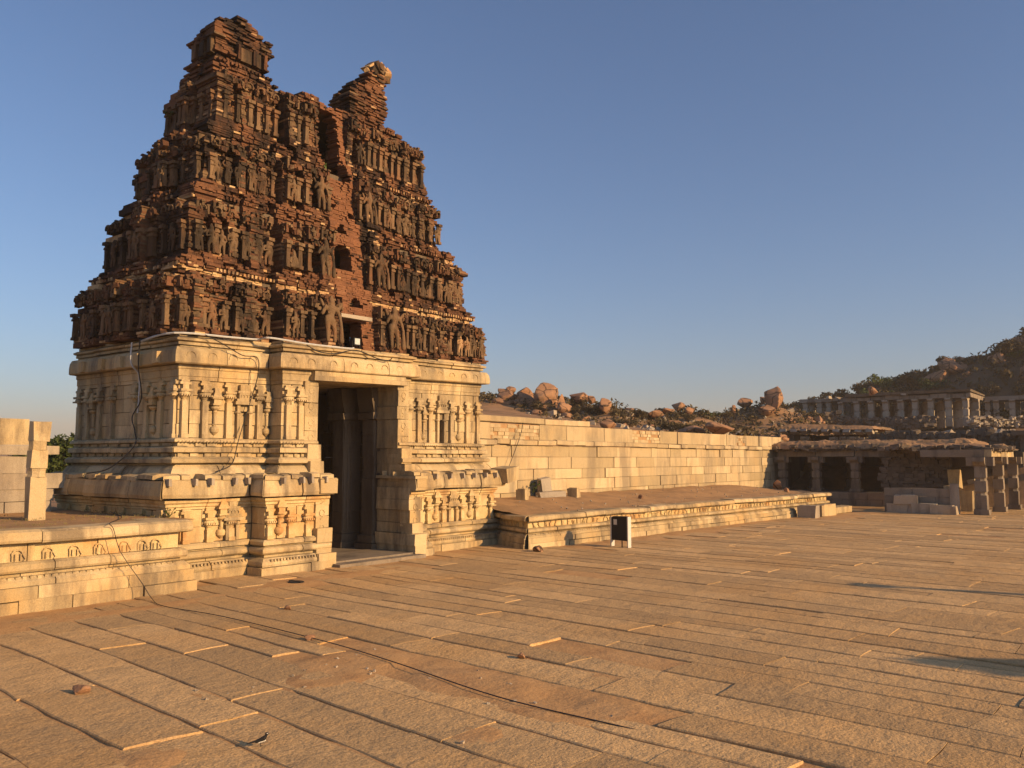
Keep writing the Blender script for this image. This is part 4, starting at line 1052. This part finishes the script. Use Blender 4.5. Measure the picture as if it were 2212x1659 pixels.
# dry rubble walls and terrace walls
def rubble_wall(name, label, pts, zb, zt, th, n, mt, sz=(.3,.8)):
    m = MB(); t = empty(name, label, 'wall', (pts[0][0], pts[0][1], zb))
    for k in range(n):
        q = rnd()*(len(pts)-1); i = int(q); f = q-i; x = pts[i][0]*(1-f)+pts[i+1][0]*f; y = pts[i][1]*(1-f)+pts[i+1][1]*f
        top = zt + .3*nz(x*.3, y*.3, 2); z = zb + (top-zb)*rnd()
        m.rbox((x+G(th/4)-pts[0][0], y+G(th/4)-pts[0][1], z-zb),(U(*sz),U(*sz),U(sz[0]*.6,sz[1]*.6)),(G(.1),G(.1),U(0,3)),0,None,.06)
    m.build('rubble', mt, t); return t
rubble_wall('rubble_wall', 'dark dry stone wall running left of the ruined colonnade', [(104,48),(106,40),(108,33)], 6.4, 8.5, .8, 900, RUBBLE)
rubble_wall('rubble_wall', 'tumbled low stone wall at the foot of the colonnade pillars', [(108.5,33),(108.6,27),(108.6,22.5)], 6.5, 7.7, 1., 420, RUBBLE, (.3,.8))
rubble_wall('rubble_wall', 'pale tumbled stones beside the right end of the colonnade', [(107.5,18.5),(113,14.5),(116,9)], 6.6, 7.7, 1.2, 300, STONE_G, (.2,.5))
rubble_wall('terrace_wall', 'dark retaining wall of the terrace behind the earth covered roof', [(68.5,18.3),(67.5,12),(66.5,5)], 3.4, 4.75, .5, 620, DARKST, (.3,.8))
ew = empty('side_wall', 'dark masonry wall cut by the right edge of the photo, beside the pavilion', 'wall', (66.5, atX(2197, 1000, 66).y-.85, 0))
m = MB(); ashlar(m, [(-.5,.62),(-.5,-3.5)], -.1, 4.55, .5, 1.2, .03, .6); m.rbox((-.6,-1.2,4.72),(1.0,4.4,.3),(0,0,0),0,None,.05); m.box(-.1,3,-3.5,.55,-.1,4.5); m.build('block_courses', DARKST, ew)

# ================================================================ BOULDERS, SHRUBS
def boulder_mesh(seed, cut=.3):
    bm = bmesh.new(); bmesh.ops.create_icosphere(bm, subdivisions=4, radius=1)
    for v in bm.verts:
        n = v.co.normalized(); f = 1.06 + .2*noise.noise(n*1.1 + Vector((seed*9.1,0,0))) + .12*noise.noise(n*2.6 + Vector((0,seed*5.3,0)))
        f += .05*noise.noise(n*7+Vector((seed,0,3)))
        c = abs(noise.noise(n*1.7+Vector((0,0,seed*3.7)))); f -= .2*max(0, .06-c)/.06
        sq = (n.x**4 + n.y**4 + n.z**4)**.25; p = n*f*(.25 + .75/sq*.9)
        for k in range(8):                                          # flat split faces
            d = Vector((math.sin(seed*3+k*2.1), math.cos(seed*1.7+k*2.6), math.sin(seed+k*1.3)*.9)).normalized(); e = p.dot(d) - .66 - .1*math.sin(seed*5+k)
            if e > 0: p -= d*e*.85
        v.co = p
    me = bpy.data.meshes.new('boulder'); bm.to_mesh(me); bm.free(); me.materials.append(BOULD)
    a = me.attributes.new('tone', 'FLOAT', 'FACE'); a.data.foreach_set('value', [.5]*len(me.polygons))
    me.polygons.foreach_set('use_smooth', [True]*len(me.polygons)); return me
BM = [boulder_mesh(k+1) for k in range(7)]
def boulder(x, y, z, rx, ry, rz, label, group=None, k=None, rot=None):
    o = link('boulder', BM[random.randrange(7) if k is None else k], None, (x,y,z), rot or (G(.15),G(.15),U(0,6.28)), (rx,ry,rz))
    return tag(o, label, 'boulder', group)
def ridge(a, b, rx, rz, X, label, k=None, flat=.85):
    p = atX(*zx(a, b), X); s = .3064*(X/72.)*.0486
    f_ = 1.18 if X < 74 else 1.
    return boulder(p.x, p.y, p.z, rx*s*1.25*f_, rx*s*flat*f_, rz*s*1.3*f_, label, 'boulders piled on the ridge', k, (0, G(.06), U(-.3,.3)))
random.seed(3)
for i, (a, b, rx, rz, X, lab) in enumerate(RB): ridge(a, b, rx, rz, X, lab, (i*3) % 7)
for k in range(16):
    a, b = U(215,690), U(165,262); p = atX(*zx(a, b), 71.5+U(-.6,1.6)); q_ = U(.35,.85)
    boulder(p.x, p.y, p.z, q_*U(1.,1.5), q_, q_*U(.6,.9), 'rock wedged among the big stacked boulders', 'rocks wedged in the boulder pile')
for k in range(70):
    while True:
        x, y = U(66,112), U(27,72)
        if y < x*.8 and x-.62*y > 22 and (x < 100 or y > 42): break
    q_ = abs(G(.25))+.25; boulder(x, y, hgt(x, y)-.2+q_*.25, q_*U(.9,1.5), q_*U(.8,1.2), q_*U(.6,1.), 'small weathered rock on the ridge above the wall', 'small rocks on the ridge')
p = atX(2182,775,150); boulder(p.x, p.y, p.z, 2.3, 2., 1.8, 'rounded capstone boulder balanced high on the dark hill', 'balanced boulders on the hill', 2)
p = atX(2180,802,150); boulder(p.x, p.y, p.z, 2.6, 2.4, 3.2, 'upright boulder carrying the capstone on the dark hill', 'balanced boulders on the hill', 4)
p = atX(1885,845,100); boulder(p.x-0, p.y, p.z, 0.6, .6, .5, 'round boulder perched on the colonnade roofline', None, 1)
n = 0
while n < 210:
    x, y = U(120,215), U(-5,66)
    d = math.degrees(math.atan2(y, x))
    if d < 4: continue
    s = min(2.6, .45+abs(G(.75))); h = hgt(x, y)-.2
    if hgt(x, y)-7.8 < 1.2 and rnd() < .7: continue
    boulder(x, y, h+s*.2, s*U(.8,1.4), s*U(.8,1.3), s*U(.6,.95), 'weathered boulder among many on the dark hillside', 'boulders strewn over the hill'); n += 1
# shrubs: many small leaves around thin stems
def leaf_cloud(m, c, rad, n, ls, mat=0):
    for k in range(n):
        while True:
            p = Vector((U(-1,1),U(-1,1),U(-1,1)))
            if p.length < 1 and p.length > .35*rnd(): break
        p = Vector((c[0]+p.x*rad[0], c[1]+p.y*rad[1], c[2]+p.z*rad[2]))
        a = Vector((G(1),G(1),G(1))).normalized(); b = a.cross(Vector((G(1),G(1),G(1)))).normalized(); l = ls*U(.6,1.3)
        m.add([p-a*l, p+b*l*.45, p+a*l, p-b*l*.45], [(0,1,2,3)], mat)
def shrub_mesh(seed, mt, dens=1., leaf=.09):
    random.seed(100+seed); m = MB()
    for k in range(7):
        a = U(0,6.28); q = Vector((math.cos(a)*U(.3,.8), math.sin(a)*U(.3,.8), U(.5,.95))); m.tube([(0,0,-.1),(q.x*.4,q.y*.4,q.z*.6),q], [.03,.02,.008], 4, 1)
        leaf_cloud(m, q*U(.7,1.), (U(.3,.5),U(.3,.5),U(.2,.35)), int(110*dens), leaf)
    leaf_cloud(m, (0,0,.45), (.7,.7,.4), int(160*dens), leaf)
    return m.mesh('shrub', [mt, BARK])
SH = [shrub_mesh(k, LEAF) for k in range(4)]; SHG = [shrub_mesh(k+9, LEAFG) for k in range(2)]
random.seed(41)
def shrub(x, y, s, me, label, group, z=None, sz=1.):
    o = link('shrub', me, None, (x, y, (hgt(x, y)-.25) if z is None else z), (0,0,U(0,6.28)), (s*U(.85,1.25), s*U(.85,1.25), s*sz*U(.8,1.1))); return tag(o, label, 'shrub', group)
for (a, b, rx, X, g, lab) in ((830,235,120,73,0,'wide dry brown bush right of the big boulder'),(700,190,50,75,0,'small dry bush between boulder and outcrop'),(1050,225,80,76,0,'tall dry bush left of the ridge centre'),(1210,250,70,78,0,'reddish dry bush on the ridge centre'),(1100,300,95,70,0,'spreading dry bush above the wall'),
  (550,285,70,68,1,'green tinged bush at the foot of the boulder pile'),(330,285,110,68,0,'dark low bush below the stacked boulders'),(1690,235,60,88,1,'light green bush on the ridge near the dark wall'),(1800,230,55,90,0,'brown bush among rocks near the dark wall'),(1985,200,60,97,0,'thorny bush left of the tall lone boulder'),(1290,240,50,80,0,'small round bush on the skyline'),(1000,290,70,70,0,'low bush beside the pale rounded boulder'),(820,345,45,62,1,'small green bush just above the wall coping'),(2210,235,45,97,1,'yellow green bush right of the tall lone boulder')):
    p = atX(*zx(a, b+45), X); s = .3064*(X/72.)*.0486*rx; shrub(p.x, p.y, s, SHG[g and random.randrange(2)] if g else SH[random.randrange(4)], lab, 'bushes on the ridge', p.z-.3, .8)
for k in range(90):
    x, y = U(66,118), U(26,75)
    if y > x*.8 or (105 < x and y < 40): continue
    shrub(x, y, U(.5,1.3), random.choice(SH), 'small dry shrub scattered on the stony slope', 'dry shrubs on the slope')
n = 0
while n < 290:
    x, y = U(119,190), U(2,70)
    if hgt(x, y) < 8.5 and rnd() < .6: continue
    shrub(x, y, abs(G(.9))+1.0, random.choice(SH+SH+SHG), 'dark thorny shrub growing between hillside boulders', 'thorny shrubs on the hill'); n += 1
m = MB()                                                            # the rest of the scrub, one thicket over the whole hill
for k in range(2600):
    x, y = U(118,215), U(-30,72); h = hgt(x, y)
    if h < 7.8 and rnd() < .75: continue
    r_ = U(.6,1.7); leaf_cloud(m, (x, y, h-.2+r_*.25), (r_, r_, r_*.5), 16, .42)
tag(m.build('hillside_scrub', LEAF), kind='stuff')
m = MB()
for k in range(1150):
    x, y = U(64,112), U(26,78)
    if y > x*.85 or (x < 71 and rnd() < .8) or y < 40-.2*x or (y < 40 and x > 103): continue
    r_ = U(.5,1.35); leaf_cloud(m, (x, y, hgt(x, y)-.2+r_*.25), (r_, r_, r_*.5), 26, .22)
tag(m.build('ridge_scrub', LEAF), kind='stuff')
m = MB()
for k in range(900):
    x, y = U(63,112), U(6,60)
    if y > x*.75: continue
    s = abs(G(.16))+.08; m.rbox((x,y,hgt(x,y)-.2+s*.2),(s*U(.8,1.8),s*U(.8,1.8),s),(G(.3),G(.3),U(0,3)),0,None,s*.15)
for k in range(110):
    a_, b_ = U(24.5,48), rnd(); x, y = a_, 17.6+b_*4.2-.06*(a_-24); s = U(.01,.035); m.rbox((x,y,1.1+.35*sm((y-17.6+.06*(x-24))/4.4*1.2)+s*.3),(s*2,s*1.6,s*1.3),(G(.3),G(.3),U(0,3)),0,None,s*.2)
for k in range(260):
    x, y = U(4,11), U(4.5,11); s = U(.006,.022)
    if sandy(x, y) > .1: m.rbox((x,y,.0+s*.3),(s*2,s*1.6,s*1.3),(G(.3),G(.3),U(0,3)),0,None,s*.2)
tag(m.build('scattered_stones', STONE_G), kind='stuff')
# tufts of grass along the wall foot and on the earth roof
m = MB()
def tuft(x, y, z, h, n=7):
    for k in range(n):
        a = U(0,6.28); dx, dy = math.cos(a)*h*U(.1,.5), math.sin(a)*h*U(.1,.5); b = (x+G(.05), y+G(.05), z); wd = .008
        m.add([(b[0]-wd,b[1],b[2]),(b[0]+wd,b[1],b[2]),(b[0]+dx,b[1]+dy,b[2]+h*U(.6,1))],[(0,1,2)],0)
for k in range(260): tuft(U(31,45), 21.9-abs(G(.15)), 1.3, U(.08,.22))
for k in range(700): tuft(U(57.2,64), U(10,22), 4.0, U(.08,.2), 5)
for k in range(120): tuft(U(7,11.5), U(18.8,23), 1.6, U(.02,.06), 5)
tag(m.build('grass_tufts', GRASS), kind='stuff')
# trees
def tree(name, label, loc, h, r, mt, leaf=.16, n=9, per=200, cat='tree', group=None):
    t = empty(name, label, cat, loc, U(0,6), group); tb = MB(); cr = MB()
    tb.tube([(0,0,-.3),(.05*h,0,h*.25),(.02*h,.03*h,h*.5)],[h*.045,h*.035,h*.025],7)
    for k in range(n):
        a = k*2.4; q = Vector((math.cos(a)*r*U(.3,.75), math.sin(a)*r*U(.3,.75), h*U(.5,.86)))
        tb.tube([(.03*h,.01*h,h*.35),(q.x*.5,q.y*.5,q.z*.85),q],[h*.02,h*.012,h*.005],5); leaf_cloud(cr, q, (r*.42,r*.42,h*.15), per, leaf)
    tb.build('trunk', BARK, t); cr.build('crown', mt, t); return t
random.seed(77)
p = atX(140,990,22); tree('tree', 'leafy green tree just behind the dark left side of the tower', (p.x, p.y, .2), 4.3, 1.9, LEAFG, .13, 12, 420)
p = atX(95,960,50); tree('tree', 'faint distant tree seen left of the standing pillar', (p.x, p.y, 0), 4.6, 3, LEAFG, .3, 9, 160)
p = atX(75,960,48); tree('tree', 'low distant tree between the stone block and the pillar', (p.x, p.y, 0), 4.2, 3.6, LEAFG, .3, 9, 160)
tree('tree', 'round crowned tree standing off to the right, throwing its shade on the paving', (17.5,-11.6,-.05), 4.8, 1.5, LEAFG, .2, 10, 420)
# lamp post off to the right
t = empty('lamp_pillar', 'tall slender stone lamp pillar off to the right whose long shade crosses the paving', 'pillar', (23.5,-3.9,-.05))
m = MB(); m.box(-.3,.3,-.3,.3,0,.4,0,None,.01); m.build('base', STONE, t); m = MB(); m.tube([(0,0,.4),(0,0,1.8),(0,0,3.3)],[.17,.14,.11],8); m.build('shaft', STONE, t); m = MB(); m.box(-.22,.22,-.22,.22,3.3,3.5,0,None,.01); m.build('cap', STONE, t)

# ================================================================ SMALL THINGS
# lamp cabinet standing on the paving
t = empty('floodlight_cabinet', 'black floodlight cabinet between two white side posts, standing before the platform', 'light cabinet', (25.62,15.2,0), R(-14))
def cabbox(nm, mt, *a): m = MB(); m.box(*a, 0, .5, .003); return m.build(nm, mt, t)
cabbox('side_post', WHITE, -.075,.075,-.42,-.37,0,1.03); cabbox('side_post', WHITE, -.075,.075,.37,.42,0,1.0)
m = MB(); m.extr([(-.07,-.368,.22),(-.07,.368,.22),(-.07,.368,.97),(-.07,.3,1.02),(-.07,-.3,1.04),(-.07,-.368,1.0)],[(.07,-.368,.22),(.07,.368,.22),(.07,.368,.97),(.07,.3,1.02),(.07,-.3,1.04),(.07,-.368,1.0)]); m.build('housing', BLACK, t)
cabbox('notice_plate', WHITE, -.085,-.072,.1,.26,.74,.92); m = MB(); m.tube([(-.1,-.16,.0),(-.1,-.16,.22)],.02); m.build('cable_stub', CABLE, t)
# floodlight in the tower window
t = empty('floodlight', 'small white faced floodlight sitting on the ledge of the tower window', 'floodlight', (17.62,19.72,6.37))
m = MB(); m.box(-.13,.13,-.06,.1,.06,.3,0,None,.004); m.build('housing', BLACK, t); m = MB(); m.box(-.1,.1,-.075,-.062,.09,.27); m.build('glass', GLASS, t); m = MB(); m.box(-.16,-.135,-.02,.03,-.02,.2); m.box(.135,.16,-.02,.03,-.02,.2); m.box(-.16,.16,-.02,.03,-.04,-.015); m.build('bracket', BLACK, t)
# cables and conduits
def cable(name, label, pts, rad, mt, cat='cable', res=6):
    P = [Vector(p) for p in pts]; out = []
    for i in range(len(P)-1):
        a, b, c, d = P[max(0,i-1)], P[i], P[i+1], P[min(len(P)-1,i+2)]
        for k in range(res):
            u_ = k/res; out.append(.5*((2*b)+(c-a)*u_+(2*a-5*b+4*c-d)*u_*u_+(3*b-a-3*c+d)*u_**3))
    out.append(P[-1]); m = MB(); m.tube(out, rad, 6); return tag(m.build(name, mt), label, cat)
cable('power_cable', 'long thin black cable hanging off the left platform and winding over the paving', [(11.35,22.,1.62),(10.6,20.,1.6),(9.35,18.12,1.62),(9.4,18.06,1.5),(9.55,18.0,1.0),(9.9,17.75,.35),(9.95,17.4,.04),(9.65,16.4,.02),(9.72,14.45,.02),(9.42,11.2,.03),(9.1,9.25,.03),(8.6,6.9,.03),(8.6,5.15,.0),(8.75,4.6,-.06)], .008, CABLE)
cable('conduit_pipe', 'pale conduit pipe running along the ledge below the brick storeys', [(11.8,21.6,6.1),(11.78,19.98,6.17),(13.4,19.92,6.23),(14.2,19.9,6.26),(14.28,19.42,6.27),(15.6,19.42,6.24),(17.0,19.42,6.26),(17.3,19.45,6.3)], .028, PIPE, 'pipe')
cable('slack_cable', 'black slack cable drooping over the cornice left of the doorway bay', [(12.5,19.85,6.22),(13.0,19.72,6.0),(13.6,19.7,5.75),(14.1,19.72,5.72),(14.2,19.85,5.2),(14.1,19.98,4.6),(13.9,19.97,4.0),(13.6,19.8,3.4),(13.3,19.6,2.85),(12.7,19.4,2.66)], .013, CABLE)
cable('slack_cable', 'looped black cable hanging along the cornice over the doorway', [(15.5,19.4,6.2),(15.9,19.36,6.05),(16.5,19.36,6.05),(17.1,19.38,6.2),(17.5,19.38,6.22),(18.1,19.28,6.05),(18.5,19.22,6.02),(18.75,19.3,6.12)], .016, CABLE)
cable('down_pipe', 'pale grey pipe running down the shaded left side of the tower', [(11.62,21.75,6.05),(11.62,21.75,5.5),(11.85,21.75,5.2),(11.9,21.8,4.6),(11.9,21.85,4.2)], .022, PIPE, 'pipe')
cable('slack_cable', 'dark cables dangling down the shaded left side of the tower', [(11.6,21.3,6.1),(11.66,21.45,5.4),(11.86,21.6,4.6),(11.84,22.0,4.1),(11.8,21.75,3.7),(11.7,21.6,3.3),(11.4,22.2,2.75),(11.2,23,2.6)], .016, CABLE)
cable('slack_cable', 'pair of thin cables leaning on the parapet of the wall near the tower', [(28.9,21.85,4.5),(28.5,21.7,3.9),(27.9,21.75,2.8),(27.6,21.7,2.45)], .014, CABLE)
# metal cover, loose stones on the paving
m = MB(); m.lathe([(.2,0),(.2,.025),(.16,.04)],14,0,None); m.box(-.05,.05,-.22,.22,.03,.05); o = m.build('drain_cover', BLACK, None, (13.45,17.05,.0)); tag(o, 'small dark metal cover lying on the paving near the doorway', 'metal cover')
for (x, y, s, lab) in ((11.03,14.23,.09,'small dark stone on a paving joint below the doorway'),(5.54,11.3,.12,'brown lump of stone on the paving at far left'),(10.58,8.03,.08,'little dark stone near the middle of the paving'),(22.7,16.55,.22,'flat dark stone on the ground before the platform corner'),(9.45,11.6,.09,'dark pebble lying beside the long cable'),(40.5,16.7,.0,'')):
    if lab: tag(link('stone', BM[2], None, (x,y,s*.3), (0,0,x), (s,s*.8,s*.55)), lab, 'stone')
for (x, y, z, s, lab) in ((54.6,20.6,1.15,.3,'dark boulder stone at the far foot of the wall'),(47.9,17.6,1.12,.16,'pale pointed stone on the platform end before the pavilion'),(33.8,19.0,1.2,.14,'small stone lying on the earth of the wall platform')):
    tag(link('stone', BM[4], None, (x,y,z+s*.4), (0,0,x), (s,s*.9,s*1.1)), lab, 'stone')
# green sprig in the ruined gap, weeds
def sprig(name, label, loc, h, n=9, mt=LEAFG, ang=None):
    m = MB()
    for k in range(n):
        a = U(0,6.28) if ang is None else ang+G(.5); q = Vector((math.cos(a)*h*U(.3,.9), math.sin(a)*h*U(.3,.9), h*U(.3,1))); m.tube([(0,0,0), q*.6+Vector((0,0,h*.1)), q],[.008,.006,.003],4); leaf_cloud(m, q, (h*.12,)*3, 8, h*.12)
    o = m.build(name, mt, None, loc); return tag(o, label, 'plant')
SPR = mat('fresh_leaf', (.25,.35,.12), None, bump=0)
sprig('plant', 'bright green sprig growing in the dark gap of the ruined top', (17.75,21.4,12.3), .24, 6, SPR, math.pi)
sprig('plant', 'small weed at the foot of the lower eave by the left platform', (11.35,19.2,1.6), .22, 8)
sprig('plant', 'green creeper beside the tall slab leaning on the wall', (29.45,21.75,1.5), .5, 7)
sprig('plant', 'dry twig plant sprouting from the left edge of the tower storeys', (13.5,23.6,13.25), .28, 6)
# the bird
bd_ = empty('bird', 'small black and white bird standing on the paving in the foreground', 'bird', (5.71,7.76,.0), R(-30))
def bparts(nm, els, mt, res=.006):
    me = blob(nm, els, mt, res); return link(nm, me, bd_)
BW = plain('white_feather', (.7,.66,.58), .7)
bparts('body', [((-.045,0,.052),(.03,0,.075),.016,.024),((.03,0,.075),(.052,0,.1),.022,.013),((.056,0,.118),(.062,0,.119),.0155,.014),((.072,0,.118),(.092,0,.116),.005,.002),((-.03,0,.06),(-.14,0,.04),.012,.005)], BLACK)
bparts('belly', [((-.02,0,.042),(.035,0,.06),.013,.017)], BW); bparts('eye_stripe', [((.058,-.013,.125),(.07,-.011,.123),.004,.003),((.058,.013,.125),(.07,.011,.123),.004,.003)], BW, .004)
for s in (-1, 1):
    m = MB(); m.tube([(.0,s*.012,.045),(-.008,s*.014,.022),(.004,s*.014,.002)],.0026,5); m.tube([(-.008,s*.014,.002),(.024,s*.014,.002)],.002,4); m.build('leg', BLACK, bd_)

# ================================================================ HAZE (thin warm dust in the air)
m = MB(); m.box(-1700,1900,-1700,1900,-2.2,75); hz = m.mesh('haze', [])
hm = bpy.data.materials.new('dusty_air'); hm.use_nodes = True; hn_ = hm.node_tree; hn_.nodes.remove(hn_.nodes['Principled BSDF'])
pvn = hn_.nodes.new('ShaderNodeVolumePrincipled'); pvn.inputs['Density'].default_value = .00055; pvn.inputs['Color'].default_value = (.99,.85,.72,1)
hn_.links.new(pvn.outputs[0], hn_.nodes['Material Output'].inputs['Volume']); hz.materials.append(hm)
tag(link('haze', hz), kind='stuff')
